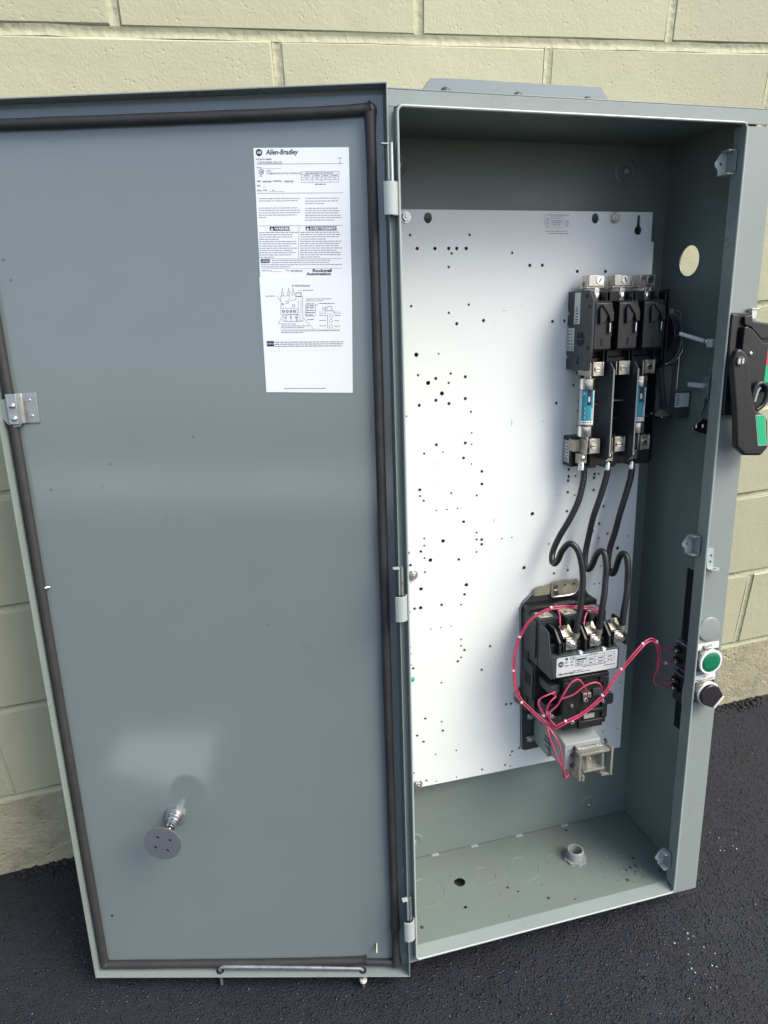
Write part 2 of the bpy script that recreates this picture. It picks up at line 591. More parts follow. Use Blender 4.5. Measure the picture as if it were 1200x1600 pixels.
full = [block_mesh(16 - J, 8 - J, s) for s in range(6)]
foot = [block_mesh(16 - J, Z0 - J / 2 + 2.0, 40 + s, 'wallfoot') for s in range(3)]
mort = MB()
XL, XR = -68, 100
tops = []
for c in range(0, 13):
    off = JX if c % 2 else JX + 8
    z0 = Z0 + 8 * (c - 1)
    z1 = z0 + 8
    i0 = math.floor((XL - off) / 16)
    i1 = math.ceil((XR - off) / 16)
    for i in range(i0, i1):
        me_ = random.choice(full if c else foot)
        o = bpy.data.objects.new('block', me_)
        COL.objects.link(o)
        o.parent = wall
        zc = (z0 + z1) / 2 if c else (Z0 - J / 2 - (Z0 - J / 2 + 2.0) / 2)
        o.location = Vector((off + 16 * i + 8, random.uniform(-.03, .03), zc)) * U
        if random.random() < 0.5 and c:
            o.rotation_euler = (0, math.pi, 0)
    # bed joint over this course: concave tooled strip
    prof = [(0.045, -J / 2 - .05), (0.088, -J / 4), (0.105, 0), (0.088, J / 4), (0.045, J / 2 + .05)]
    nx = 90
    vs, fs = [], []
    for k in range(nx + 1):
        x = XL - 8 + (XR - XL + 16) * k / nx
        dz_, dy_ = random.uniform(-.035, .035), random.uniform(-.03, .02)
        for y, z in prof:
            vs.append((x, y + dy_, z1 + z + dz_))
    np_ = len(prof)
    for k in range(nx):
        for q in range(np_ - 1):
            fs.append((k * np_ + q, (k + 1) * np_ + q, (k + 1) * np_ + q + 1, k * np_ + q + 1))
    mort.add(vs, fs, 'mortar')
    for i in range(i0, i1 + 1):
        x = off + 16 * i
        vs, fs = [], []
        zl, zh = (z0 + J / 2 if c else -1.5), z1 - J / 2
        for k in range(5):
            z = zl + (zh - zl) * k / 4
            dx_, dy_ = random.uniform(-.03, .03), random.uniform(-.03, .02)
            for y, q in prof:
                vs.append((x + q + dx_, y + dy_ + 0.006, z))
        for k in range(4):
            for q in range(np_ - 1):
                fs.append((k * np_ + q, k * np_ + q + 1, (k + 1) * np_ + q + 1, (k + 1) * np_ + q))
        mort.add(vs, fs, 'mortar')
mort.box(XL - 8, XR + 8, 0.6, 2.8, -2, Z0 + 96.2, 'mortar')
mort.build('mortar', wall, ang=80)

# ================================================================== the enclosure
E = thing('electrical_enclosure', 'tall grey steel control enclosure with its door swung open against the wall', 'electrical enclosure')
XW, YB, YT, ZB = 20.56, 0.27, 50.08, -8.16       # inner right wall, floor, ceiling, back
LW, LH = 19.25, 49.38                            # door opening

b = MB(); b.box(-0.32, XW + .08, YB - .08, YT + .06, ZB - .08, ZB, 'inner'); sub(b, 'back_wall', E)
b = MB(); b.box(-0.32, XW, YT, YT + .08, ZB, -.5, 'inner'); sub(b, 'top_wall', E)
b = MB(); b.box(-0.40, -0.32, -0.45, YT + .06, ZB - .08, -.46, 'inner'); sub(b, 'side_wall', E)
b = MB()
plate(b, [[(YB - .7, ZB - .05), (YT + .06, ZB - .05), (YT + .06, -0.96), (YB - .7, -0.96)], circ(43.0, -5.5, .92, 28),
          [(11.3, -3.2), (23.3, -3.2), (23.3, -1.15), (11.3, -1.15)]], XW, XW + .08, 'inner', 'yz')
sub(b, 'side_wall', E)
b = MB(); b.box(XW + .09, 21.36, 10.8, 23.9, -3.5, -.46, 'void'); sub(b, 'cutout_dark_fill', E)  # solid black block painted in for the dark hollow behind the cutout

# floor with its open holes
b = MB()
plate(b, [[(-.32, ZB), (XW, ZB), (XW, -.86), (-.32, -.86)], circ(4.86, -5.0, .42, 24), circ(4.44, -2.79, .13, 14)], YB - .08, YB, 'inner', 'xz')
FL = sub(b, 'floor_plate', E)
for (x, z, r) in ((9.88, -4.84, 1.12), (6.88, -5.03, .78), (12.44, -5.0, .5), (17.64, -5.0, 1.05), (2.3, -4.8, 1.25)):
    b = MB()
    vs, fs = [], []
    n = 40
    for (rr, h) in ((r, .002), (r + .02, .018), (r + .04, .018), (r + .065, .002)):
        for i in range(n):
            a = 2 * math.pi * i / n
            vs.append((x + rr * math.cos(a), YB + h, z + rr * math.sin(a)))
    for k in range(3):
        fs += [(k * n + i, k * n + (i + 1) % n, (k + 1) * n + (i + 1) % n, (k + 1) * n + i) for i in range(n)]
    b.add(vs, fs, 'inner')
    sub(b, 'knockout', FL)
b = MB()
for q in range(70):                                       # crumbs and flakes lying on the floor plate
    x, z = (random.gauss(17.3, 1.0), random.gauss(-2.2, .35)) if q < 34 else (random.uniform(1, 19.5), random.uniform(-7.6, -1.2))
    x = min(max(x, .3), 20.2)
    z = min(max(z, -7.9), -1.0)
    s = random.uniform(.015, .06) if random.random() < .85 else random.uniform(.08, .16)
    b.cyl((x, YB + .004, z), s, s * .5, 'rust' if q % 11 else 'flake', 'y', 5, s * .4, ph=random.random() * 6)
stuff(sub(b, 'crumbs', FL))
for x in (4.06, 7.27, 11.08, 15.07):
    b = MB(); b.box(x - .28, x + .28, YB + .003, YB + .035, ZB + .004, ZB + .24, 'rim'); sub(b, 'weld_tab', E, .02)
for x in (2.2, 6.4, 10.7, 15.2):
    b = MB(); b.box(x - .3, x + .3, YT - .05, YT - .004, ZB + .004, ZB + .2, 'inner'); sub(b, 'weld_tab', E, .02)
b = MB()
b.tube([(-.2, YT - .02, ZB + .03), (XW - .02, YT - .02, ZB + .03)], .035, 'inner', 6, smooth=0)
sub(b, 'weld_seam', E)
b = MB()
b.tube([(-.2, YB + .005, ZB + .012), (XW - .02, YB + .005, ZB + .012)], .016, 'rust', 6, smooth=0)
b.tube([(XW - .012, YB + .005, ZB + .02), (XW - .012, YB + .005, -1.4)], .03, 'rust', 6, smooth=0)
sub(b, 'floor_seam', E)

# opening rim: rolled collar round the door opening
b = MB()
ring = rrect(0, LW, 0, LH, .28, 5)
n = len(ring)
b.tube([(x, y, -.03) for x, y in ring], .062, 'rim', 8, closed=True, smooth=0)
def ringface(off0, z0_, off1, z1_, m):
    r0 = rrect(-off0, LW + off0, -off0, LH + off0, .28 + off0, 5)
    r1 = rrect(-off1, LW + off1, -off1, LH + off1, .28 + off1, 5)
    b.add([(x, y, z0_) for x, y in r0] + [(x, y, z1_) for x, y in r1], [(i, (i + 1) % n, (i + 1) % n + n, i + n) for i in range(n)], m)
ringface(.055, -.04, .075, -.42, 'grey')
sub(b, 'opening_rim', E)
b = MB()                                                   # inner returns of the collar
b.prism([(LW - .02, -.05), (LW + .06, -.05), (LW + .13, -1.02), (LW + .05, -1.02)], .25, LH - .1, 'grey', 'xz')
b.box(LW + .17, XW, YB, YT - .01, -1.02, -0.96, 'inner')
sub(b, 'collar', E)
b = MB()
b.prism([(0.02, -.05), (-.05, -.05), (.16, -.90), (.23, -.90)], .0, LW - .02, 'grey', 'yz')
sub(b, 'collar', E)
b = MB()
b.prism([(LH - .02, -.05), (LH + .05, -.05), (LH + .12, -.60), (LH + .05, -.60)], .1, LW - .05, 'inner', 'yz')
b.box(-.3, XW, LH + .13, YT - .005, -.60, -.54, 'inner')
sub(b, 'collar', E)
b = MB()
b.prism([(-.05, -.05), (.02, -.05), (-.02, -.6), (-.09, -.6)], .2, LH - .1, 'inner', 'xz')
sub(b, 'collar', E)

# front flanges round the collar
b = MB(); b.box(-.40, 21.40, LH + .045, 50.15, -.46, -.40, 'grey'); b.box(-.40, 21.40, 50.155, 50.22, ZB - .08, -.40, 'grey')
sub(b, 'top_flange', E, .02)
b = MB()
plate(b, [[(LW + .06, -.5), (21.40, -.5), (21.40, LH - .06), (LW + .06, LH - .06)]], -.45, -.39, 'grey')
b.box(21.33, 21.40, -.5, LH - .06, -1.9, -.452, 'grey')
b.box(LW + .3, 21.40, -.57, -.503, -1.9, -.40, 'grey')
sub(b, 'side_flange', E, .02)
b = MB(); b.box(-.40, -.06, -.45, LH + .04, -.455, -.40, 'inner'); sub(b, 'hinge_flange', E)  # shaded enamel tone puts the hinge side's shadow into the colour
b = MB(); b.box(-.38, LW + .04, -.5, -.06, -.455, -.405, 'grey'); b.box(-.38, XW, -.56, -.503, ZB, -.41, 'grey'); sub(b, 'bottom_flange', E)

# mounting ear on top, with its bolts
b = MB()
b.prism([(3.95, 50.23), (3.92, 52.62), (4.40, 53.26), (15.34, 53.26), (15.92, 52.55), (15.90, 50.23)], -8.22, -8.08, 'door')  # darker door tone puts the ear's shading into its colour
EAR = sub(b, 'mounting_ear', E, .02)
for x, y in ((5.28, 52.45), (9.82, 52.42), (14.42, 52.38)):
    b = MB(); b.lathe((x, y, -8.075), [(.33, 0), (.33, .05), (.27, .16), (.12, .24)], 'dkgrey'); sub(b, 'bolt', EAR)

# embossed rings with bolts on the back wall
for x, y in ((17.41, 48.62), (2.3, 48.62), (17.24, 1.7), (2.35, 1.75)):
    b = MB()
    b.lathe((x, y, ZB), [(.78, .002), (.70, .05), (.60, .055), (.50, .012), (.30, .012)], 'inner', n=32)
    e = sub(b, 'boss', E)
    b = MB(); b.cyl((x, y, ZB + .01), .24, .16, 'zinc', n=6); b.cyl((x, y, ZB + .17), .10, .10, 'zinc', n=12); sub(b, 'bolt', e, .02)

# conduit nipple with lock nut
b = MB()
nx_, nz_ = 14.02, -4.62
vs, fs = [], []
n = 36
prof = [(.60, YB - .5), (.60, 1.08), (.55, 1.12), (.48, 1.10), (.47, YB - .5)]
for r_, y_ in prof:
    for i in range(n):
        a = 2 * math.pi * i / n
        vs.append((nx_ + r_ * math.sin(a), y_, nz_ + r_ * math.cos(a)))
for k in range(4):
    fs += [(k * n + i, k * n + (i + 1) % n, (k + 1) * n + (i + 1) % n, (k + 1) * n + i) for i in range(n)]
b.add(vs, fs, 'relay')
for k in range(5):
    b.tube([(nx_ + .605 * math.sin(2 * math.pi * i / 24), .58 + .1 * k, nz_ + .605 * math.cos(2 * math.pi * i / 24)) for i in range(24)], .022, 'relay', 6, closed=True, smooth=0)
NP = sub(b, 'conduit_nipple', E)
b = MB()
nut = []
for i in range(32):
    a = 2 * math.pi * i / 32
    r_ = .86 if (i % 4) < 2 else .77
    nut.append((nx_ + r_ * math.cos(a), nz_ + r_ * math.sin(a)))
plate(b, [nut, circ(nx_, nz_, .62, 24)], YB + .004, YB + .17, 'relay', 'xz')
sub(b, 'lock_nut', NP, .015)

# hinges on the left edge
for yc in (45.40, 24.55, 2.62):
    b = MB()
    prof = []
    for i in range(9):                                     # leaf that curls round the pin
        a = R(-60 + 215 * i / 8)
        prof.append((-.47 + .38 * math.cos(a), .0 + .30 * math.sin(a)))
    prof = [(-.10, -.44), (-.09, -.2)] + prof
    inn = [(x + (-.47 - x) * .2, z + (.0 - z) * .2) for x, z in prof]
    b.prism(prof + inn[::-1], yc - .75, yc + .72, 'rim', 'xz')
    H = sub(b, 'hinge', E, .015)
    b = MB(); b.cyl((-.36, yc - .7, .03), .09, 3.1, 'zinc', 'y', 12); sub(b, 'hinge_pin', H)
    b = MB(); b.box(-.86, -.50, yc + 2.30, yc + 2.36, -.15, .16, 'rim'); b.box(-.58, -.50, yc + .80, yc + 2.29, -.12, .14, 'grey'); sub(b, 'hinge_bracket', H, .01)

# catch brackets behind the right edge of the opening
for yc, flip in ((47.62, 1), (25.75, 1), (2.1, 1)):
    b = MB()
    ear = [(18.72, yc + .50), (18.95, yc + .62), (19.18, yc + .62), (19.18, yc - .62), (18.66, yc - .62), (18.62, yc - .30)]
    ear += [(18.62 + .20 * math.cos(R(a)) - .02, yc + .0 + .22 * math.sin(R(a))) for a in (250, 215, 180, 145, 110)]
    plate(b, [ear, circ(18.78, yc, .085, 12)], -1.28, -1.21, 'rim')
    b.box(18.75, 19.22, yc + .555, yc + .62, -1.20, -.62, 'rim')
    b.box(18.70, 19.22, yc - .62, yc - .555, -1.20, -.58, 'rim')
    b.box(19.13, 19.22, yc - .55, yc + .55, -1.20, -.55, 'grey')
    sub(b, 'catch_bracket', E, .015)

# padlock tab on the side flange
b = MB()
plate(b, [[(19.62, 24.35), (20.08, 24.30), (20.02, 25.55), (19.92, 25.62), (19.55, 25.62)], circ(19.86, 25.12, .09, 10), circ(19.84, 24.72, .09, 10)], -.385, -.31, 'rim')
b2 = [(19.60 + .34 + .38 * math.cos(R(a)), -.10 + .30 * math.sin(R(a))) for a in range(0, 360, 20)]
plate(b, [b2, [(19.98 + .15 * math.cos(R(a)), -.06 + .12 * math.sin(R(a))) for a in range(0, 360, 24)]], 24.27, 24.34, 'rim', 'xz')
sub(b, 'padlock_tab', E, .01)

# ------------------------------------------------------------------ white mounting panel
HOLESTR = '2.59 44.65 s;6.26 44.66 s;3.00 43.91 m;4.10 43.91 m;4.96 43.91 m;5.46 43.91 m;6.06 43.91 m;5.14 43.63 s;4.95 42.87 s;9.03 43.65 s;10.22 42.92 m;11.07 42.92 m;2.57 40.69 s;6.23 40.70 s;4.94 40.26 s;5.45 39.60 m;7.20 39.74 m;11.88 39.56 m;12.73 39.57 m;2.84 37.86 l;4.27 37.86 t;2.93 36.64 s;4.07 36.39 m;5.04 36.64 s;6.01 36.40 m;3.57 36.14 l;4.91 36.07 s;4.46 35.45 l;4.06 35.05 m;4.92 34.80 m;6.01 35.05 m;2.97 34.80 m;2.13 34.18 t;6.39 34.20 s;6.44 32.86 t;6.01 32.24 m;6.44 32.12 t;4.06 32.26 m;3.24 31.76 s;4.49 31.76 t;5.89 31.28 m;6.44 30.84 t;7.16 30.29 m;7.17 29.45 m;6.81 28.72 s;2.91 29.44 m;2.92 29.03 s;3.16 28.70 s;5.04 29.03 s;4.00 27.98 t;4.74 27.97 t;5.47 27.98 t;5.89 27.02 m;6.81 26.17 s;6.81 25.69 s;7.18 25.65 m;7.18 25.32 m;6.81 24.82 s;8.63 25.56 t;9.36 25.55 t;10.84 27.07 l;13.54 35.51 m;12.34 34.42 m;13.44 29.91 m;13.45 29.43 m;13.42 29.15 m;13.44 28.33 m;13.43 26.99 m;12.15 24.79 s;10.32 23.28 l;12.62 22.58 m;13.67 22.70 m;3.16 26.16 s;3.16 25.67 s;2.91 25.30 m;3.16 24.81 s;3.56 24.63 l;5.55 24.44 m;4.45 25.85 l;2.06 25.30 m;2.18 24.44 m;3.16 23.84 s;6.09 22.57 l;5.96 21.90 m;2.88 22.68 l;2.40 21.35 m;2.83 21.35 l;2.06 21.16 s;4.31 21.36 m;5.71 21.18 s;3.52 19.70 t;4.24 19.71 t;4.99 19.71 t;5.70 18.62 s;5.70 18.13 s;5.95 17.77 m;5.70 17.26 s;5.46 16.99 m;7.86 17.77 m;7.24 16.05 m;4.24 15.56 s;3.02 12.97 m;4.24 12.50 s;4.31 11.76 m;2.40 11.74 m;2.87 11.16 m;5.32 9.97 s;3.74 9.97 s;2.07 8.79 m;3.03 7.95 m;3.76 7.74 s;5.33 7.74 s;7.33 7.96 m;9.16 7.96 m;9.58 7.78 s;9.70 9.00 m;9.57 8.71 s;10.26 9.17 m;9.16 12.99 m;9.54 12.97 m;2.06 18.60 s;2.05 18.12 s;2.06 17.27 s;2.22 16.98 m;13.97 34.45 s;13.95 33.82 s;13.95 32.80 s;13.76 36.28 m;13.97 29.42 s;15.42 29.43 m;15.72 29.41 s;15.39 29.17 m;13.49 42.54 m;15.47 42.52 m;15.82 21.39 s;16.23 21.39 s;16.31 22.68 s;18.49 13.14 s;17.25 9.23 s;18.47 9.21 s;16.25 27.08 m;15.97 25.86 m;16.67 25.06 m;15.98 24.79 s;17.56 23.88 l;18.36 24.69 t;15.41 28.31 m;13.98 28.08 s;15.50 25.33 m;'
RAD = dict(t=.058, s=.078, m=.105, l=.135)
holes = []
for tkn in HOLESTR.split(';'):
    if tkn:
        x, y, k = tkn.split()
        x, y = float(x), float(y)
        if all(math.hypot(x - q[0], y - q[1]) > .24 for q in holes) and 1.45 < x < 18.6:
            holes.append((x, y, RAD[k]))
b = MB()
polys = [[(1.3, 7.52), (18.83, 7.52), (18.83, 44.27), (18.62, 44.27), (18.62, 46.03), (1.3, 46.03)]]
polys += [circ(x, y, r, 12) for x, y, r in holes]
polys += [circ(3.68, 45.58, .25, 20, .30), circ(14.57, 45.63, .25, 20, .30)]
key = [(17.64 + .27 * math.cos(R(a)), 44.95 + .27 * math.sin(R(a))) for a in range(115, 426, 18)]
key += [(17.64 + .11, 45.76), (17.64 + .06, 45.85), (17.64 - .06, 45.85), (17.64 - .11, 45.76)]
polys.append(key)
plate(b, polys, -6.90, -6.80, 'white')
PN = sub(b, 'mounting_panel', E)
for x, y in ((2.33, 45.62), (2.31, 23.75), (2.37, 7.80), (15.91, 45.66)):
    b = MB()
    b.cyl((x, y, -6.797), .36, .05, 'zinc', n=24)
    b.cyl((x, y, -6.747), .27, .20, 'zinc', n=6, ph=random.random())
    b.cyl((x, y, -6.547), .12, .05, 'tin', n=14)
    b.cyl((x, y, ZB + .02), .2, 1.22, 'zinc', n=12)
    sub(b, 'bolt', PN, .02)
b = MB(); b.lathe((2.13, 16.21, -6.797), [(.17, 0), (.17, .06), (.08, .12)], 'glabel'); sub(b, 'ground_screw', PN)
b = MB()                                                   # wiring diagram printed on the panel
zz = -6.794
words(b, 11.25, 12.75, 45.80, .05, 'paleink', zz)
words(b, 11.2, 12.70, 44.88, .05, 'paleink', zz); words(b, 11.35, 12.75, 44.75, .05, 'paleink', zz)
for x0, x1, y0, y1 in ((11.55, 11.78, 45.05, 45.42), (11.86, 12.04, 45.05, 45.42), (12.12, 12.38, 45.05, 45.42), (11.55, 12.4, 45.5, 45.72)):
    for (p, q, r_, s_) in ((x0, x1, y0, y0 + .014), (x0, x1, y1 - .014, y1), (x0, x0 + .014, y0, y1), (x1 - .014, x1, y0, y1)):
        quad(b, p, q, r_, s_, 'paleink', zz)
for y in (45.62, 45.52, 45.42, 45.32, 45.22, 45.1):
    words(b, 11.2, 11.46, y, .045, 'paleink', zz)
for y in (45.5, 45.42, 45.34, 45.26, 45.18):
    words(b, 12.5, 12.76, y, .04, 'paleink', zz)
for y in (45.62, 45.46, 45.36, 45.24):
    words(b, 11.6, 12.35, y, .04, 'paleink', zz, fillp=.9)
quad(b, 11.10, 11.115, 45.2, 45.85, 'paleink', zz)
sub(b, 'wiring_diagram', PN)

b = MB()                                                   # scuffs on the panel paint
for x, y, w_, h_, a in ((9.2, 33.35, .03, .42, 4), (8.05, 26.9, .03, .30, -8), (4.1, 31.05, .03, .16, 10), (4.15, 29.6, .025, .10, 20), (11.4, 33.3, .025, .14, -5), (12.6, 28.2, .03, .1, 25),
                       (5.75, 32.9, .02, .08, 0), (8.6, 40.3, .18, .03, -6), (7.9, 39.6, .08, .03, 40), (9.8, 40.6, .06, .03, 30), (6.6, 26.0, .3, .015, 3), (8.3, 16.9, .02, .16, -10), (3.3, 12.2, .05, .05, 45)):
    xf = Matrix.Translation((x, y, 0)) @ Matrix.Rotation(R(a), 4, 'Z')
    b.add([(-w_, -h_ * .5, -6.796), (-w_ * .2, -h_ * .62, -6.796), (w_, -h_ * .2, -6.796), (w_ * .6, h_ * .5, -6.796), (-w_ * .7, h_ * .4, -6.796)], [(0, 1, 2, 3, 4)], 'scuff', xf)
stuff(sub(b, 'scuff_marks', PN))

# ------------------------------------------------------------------ the door
D = MB()
DW, D0, D1, DF = 20.86, -1.57, 50.41, -.80
D.box(-DW + .07, -.07, D0 + .07, D1 - .07, DF - .08, DF, 'door')
D.box(-DW, -DW + .068, D0, D1, DF - .08, 0, 'grey')
D.box(-.068, 0, D0, D1, DF - .08, 0, 'grey')
D.box(-DW + .07, -.07, D1 - .068, D1, DF - .08, -.004, 'grey')
D.box(-DW + .07, -.07, D0, D0 + .068, DF - .08, -.004, 'grey')
for x, y, r in ((-19.04, 31.46, .09), (-18.22, 32.16, .05), (-10.88, 34.18, .08), (-15.54, 32.80, .07), (-16.17, 31.57, .07), (-12.92, 29.60, .08),
                (-7.62, 23.2, .09), (-5.67, 21.79, .09), (-5.5, 21.4, .07), (-14.36, 31.35, .05), (-9.6, 29.5, .05), (-19.6, 43.4, .10), (-19.4, 42.4, .08)):
    pts = [(x + r * random.uniform(.6, 1.2) * math.cos(a * .628), y + r * random.uniform(.6, 1.2) * math.sin(a * .628), DF + .004) for a in range(10)]
    D.add(pts, [tuple(range(10))], 'smudge')
D.cyl((-19.5, 2.7, DF - .02), .10, .025, 'void', n=12)
DOOR = D.build('door', E, .015)
t = 3.4245
DOOR.matrix_local = Matrix((( -math.cos(t), 0, math.sin(t), -.3888 * U), (0, 1, 0, 0), (-math.sin(t), 0, -math.cos(t), -.273 * U), (0, 0, 0, 1)))

b = MB()                                                   # gasket: one soft strip round the door, butted near the lower corner
def gr(base, bumps):
    def f(s):
        r_ = base
        for c_, w_, a_ in bumps:
            r_ += a_ * math.exp(-((s - c_) / w_) ** 2)
        return r_ + .006 * math.sin(s * 47)
    return f
b.tube([(-3.0, -.98, -.60), (-2.0, -1.0, -.60), (-.95, -1.02, -.60)], .21, 'rubber', 10, smooth=4)
b.tube([(-.90, -1.05, -.60), (-.90, 6.0, -.60), (-.90, 24, -.60), (-.86, 40, -.60), (-.86, 49.30, -.60)], gr(.26, [(.148, .008, .10), (1.0, .02, .05), (0, .02, .09)]), 'rubber', 12, smooth=24)
b.tube([(-.80, 49.50, -.60), (-3, 49.42, -.60), (-10, 49.42, -.60), (-20.2, 49.45, -.60)], gr(.25, [(.0, .03, .10)]), 'rubber', 12, smooth=20)
b.tube([(-20.40, 49.5, -.60), (-20.38, 36, -.60), (-20.42, 18, -.60), (-20.40, -1.0, -.60)], .25, 'rubber', 12, smooth=20)
b.tube([(-20.36, -1.08, -.60), (-19.4, -1.10, -.60), (-10, -1.02, -.60), (-5, -.92, -.60), (-2.85, -.82, -.58)], gr(.25, [(1.0, .03, .05)]), 'rubber', 12, smooth=20)
for gx, gy, rr in ((-.86, 49.42, .34), (-.90, -1.02, .36), (-20.38, 49.45, .27), (-20.36, -1.06, .28)):
    b.lathe((gx, gy, -.84), [(rr * .9, 0), (rr, .10), (rr, .24), (rr * .85, .40), (rr * .5, .50), (rr * .1, .53)], 'rubber', n=20)
sub(b, 'gasket', DOOR)

b = MB()                                                   # wire handle lying over the bottom edge, ends bent down through the rim
b.tube([(-12.62, -1.48, -.42), (-12.60, -1.22, -.38), (-12.35, -1.06, -.34), (-11.8, -1.03, -.33), (-7.5, -1.10, -.33), (-3.7, -1.20, -.33), (-3.25, -1.26, -.36), (-3.12, -1.50, -.42)], .115, 'zinc', 10, smooth=5)
b.cyl((-12.62, -2.62, -.42), .11, 1.1, 'zinc', 'y', 10); b.cyl((-3.12, -2.78, -.42), .11, 1.25, 'zinc', 'y', 10)
b.lathe((-3.12, -2.42, -.42), [(.14, 0), (.25, .08), (.25, .22), (.14, .3)], 'tie', 'y', 12)
for x in (-12.62, -3.12):
    b.lathe((x, D0 + .069, -.42), [(.25, 0), (.25, .02), (.16, .03)], 'void', 'y', 16)
sub(b, 'wire_handle', DOOR)

b = MB()                                                   # latch bracket with the end of the latch bar
prof = [(-19.02, DF + .003), (-19.88, DF + .003), (-19.94, -.36), (-20.40, -.32), (-20.40, -.25), (-19.88, -.29), (-19.80, DF + .07), (-19.02, DF + .07)]
b.prism(prof, 35.16, 36.74, 'zinc', 'xz')
LB = sub(b, 'latch_bracket', DOOR, .01)
b = MB()
b.prism([(-20.84, 36.45), (-20.0, 36.50), (-19.8, 36.3), (-19.75, 35.25), (-19.95, 35.02), (-20.25, 34.98), (-20.55, 35.12), (-20.84, 35.5)], -.44, -.37, 'grey')
sub(b, 'latch_bar', LB, .01)
b = MB()
for y in (36.12, 35.45):
    b.lathe((-20.12, y, -.27), [(.17, 0), (.16, .08), (.08, .14)], 'bright', n=14)
for x, y in ((-19.42, 36.36), (-19.40, 35.52)):
    b.lathe((x, y, DF + .068), [(.10, 0), (.08, .03), (.03, .035)], 'zinc', n=12)
sub(b, 'rivet', LB)
b = MB(); b.cyl((-20.02, 25.78, DF), .085, .55, 'bright', n=12, xf=Matrix.Translation((-20.02, 25.78, DF)) @ Matrix.Rotation(R(-48), 4, 'Y') @ Matrix.Translation((20.02, -25.78, -DF))); sub(b, 'stud', DOOR)
b = MB(); b.cyl((-2.16, .35, DF), .075, .55, 'brass', n=10, xf=Matrix.Translation((-2.16, .35, DF)) @ Matrix.Rotation(R(35), 4, 'X') @ Matrix.Translation((2.16, -.35, -DF))); sub(b, 'stud', DOOR)

b = MB()                                                   # reset plunger: nut, bushing, stem and round plate
px, py = -14.42, 10.42
b.cyl((px, py, DF), .66, .20, 'zinc', n=6, ph=.3)
b.lathe((px, py, DF + .20), [(.40, 0), (.40, .10), (.36, .12), (.36, .42), (.30, .46), (.30, .62), (.27, .64)], 'bright')
b.lathe((px, py, DF + .84), [(.29, 0), (.29, .26), (.22, .30), (.22, .40), (.12, .44), (.12, 1.6)], 'bright', n=18)
RP = sub(b, 'reset_plunger', DOOR)
b = MB()
dz_ = DF + 2.42
plate(b, [circ(px, py, 1.10, 40), *[circ(px + .52 * math.cos(R(a)), py + .52 * math.sin(R(a)), 0.10, 12) for a in (28, 118, 208, 298)]], dz_, dz_ + .10, 'discg')
b.cyl((px, py, dz_ - .06), 1.0, .058, 'void', n=36)  # black disc painted in as the dark seen through the holes
sub(b, 'reset_plate', RP, .015)

# instruction sheets stuck on the door
def lbl(zx, zy):       # coordinates read off the printed sheet -> door coordinates
    v = (zy - 68) / 216.0
    return (-(6.53 + .034 * v * 1.0) + (zx - 105 - .043 * (zy - 68)) / 202.0, 48.03 - v)
P = MB()
zs = DF + .010
P.add([(-6.53, 48.05, zs), (-1.93, 47.92, zs), (-2.05, 42.06, zs), (-6.66, 42.14, zs), (-6.53, 48.05, DF + .001), (-1.93, 47.92, DF + .001), (-2.05, 42.06, DF + .001), (-6.66, 42.14, DF + .001)],
      [(0, 3, 2, 1), (0, 1, 5, 4), (1, 2, 6, 5), (2, 3, 7, 6), (3, 0, 4, 7)], 'paper')
zi, zw = zs + .006, zs + .010
SK = Matrix.Identity(4)
def T(s, zx, zy, cap, m='ink', **k):
    x, y = lbl(zx, zy)
    text(P, s, x, y, cap / 216.0, m, k.pop('z', zi), **k)
def HL(zx0, zx1, zy, w=3, m='ink'):
    x0, y = lbl(zx0, zy); x1, _ = lbl(zx1, zy)
    quad(P, x0, x1, y - w / 432, y + w / 432, m, zi)
def VL(zx, zy0, zy1, w=3, m='ink'):
    x0, y0 = lbl(zx, zy0); x1, y1 = lbl(zx, zy1)
    P.add([(x0 - w / 432, y0, zi), (x0 + w / 432, y0, zi), (x1 + w / 432, y1, zi), (x1 - w / 432, y1, zi)], [(0, 1, 2, 3)], m)
def BX(zx0, zx1, zy0, zy1, m):
    x0, y0 = lbl(zx0, zy0); x1, y1 = lbl(zx1, zy1)
    quad(P, x0, x1, y1, y0, m, zi)
def WD(zx0, zx1, zy, h=9, f=1.0, m='paleink'):
    x0, y = lbl(zx0, zy); x1, _ = lbl(zx1, zy)
    words(P, x0, x1, y, h / 216.0, m, zi, fillp=f)
cx, cy = lbl(160, 108)
P.add([(cx + .165 * math.cos(R(a + 22.5)), cy + .165 * math.sin(R(a + 22.5)), zi) for a in range(0, 360, 45)], [tuple(range(8))], 'navy')
text(P, 'AB', cx, cy - .055, .12, 'paper', zw, bold=.02, align='CENTER')
T('Allen-Bradley', 228, 126, 46, 'navy', bold=.035, shear=.25, squeeze=.92)
T('CATALOG NUMBER', 130, 178, 13, bold=.03)
T('1232X-DNA-A2L-26', 140, 213, 22, squeeze=.98)
T('SIZE', 935, 174, 12, bold=.03); T('2', 946, 213, 22)
HL(133, 985, 218)
T('SO #', 138, 258, 15, bold=.02); HL(190, 375, 262, 2)
cx, cy = lbl(184, 293)
P.tube([(cx + .11 * math.cos(R(a)), cy + .11 * math.sin(R(a)), zi) for a in range(0, 360, 20)], .012, 'ink', 4, closed=True, smooth=0)
T('UL', 171, 302, 20, bold=.03); T('LISTED', 162, 340, 9)
WD(232, 278, 284, 10); T('COMBINATION MOTOR CONTROLLER', 232, 316, 17, squeeze=.86)
for y in (292, 320, 346, 371, 395): HL(577, 945, y, 2.5)
for x, y0 in ((577, 292), (685, 320), (775, 320), (860, 320), (945, 292)): VL(x, y0, 395, 2.5)
WD(620, 905, 307, 10, m='ink')
for x in (605, 705, 792, 880):
    WD(x, x + 48, 333, 9, m='ink'); WD(x + 18, x + 34, 358, 9)
WD(715, 828, 414, 11, m='ink')
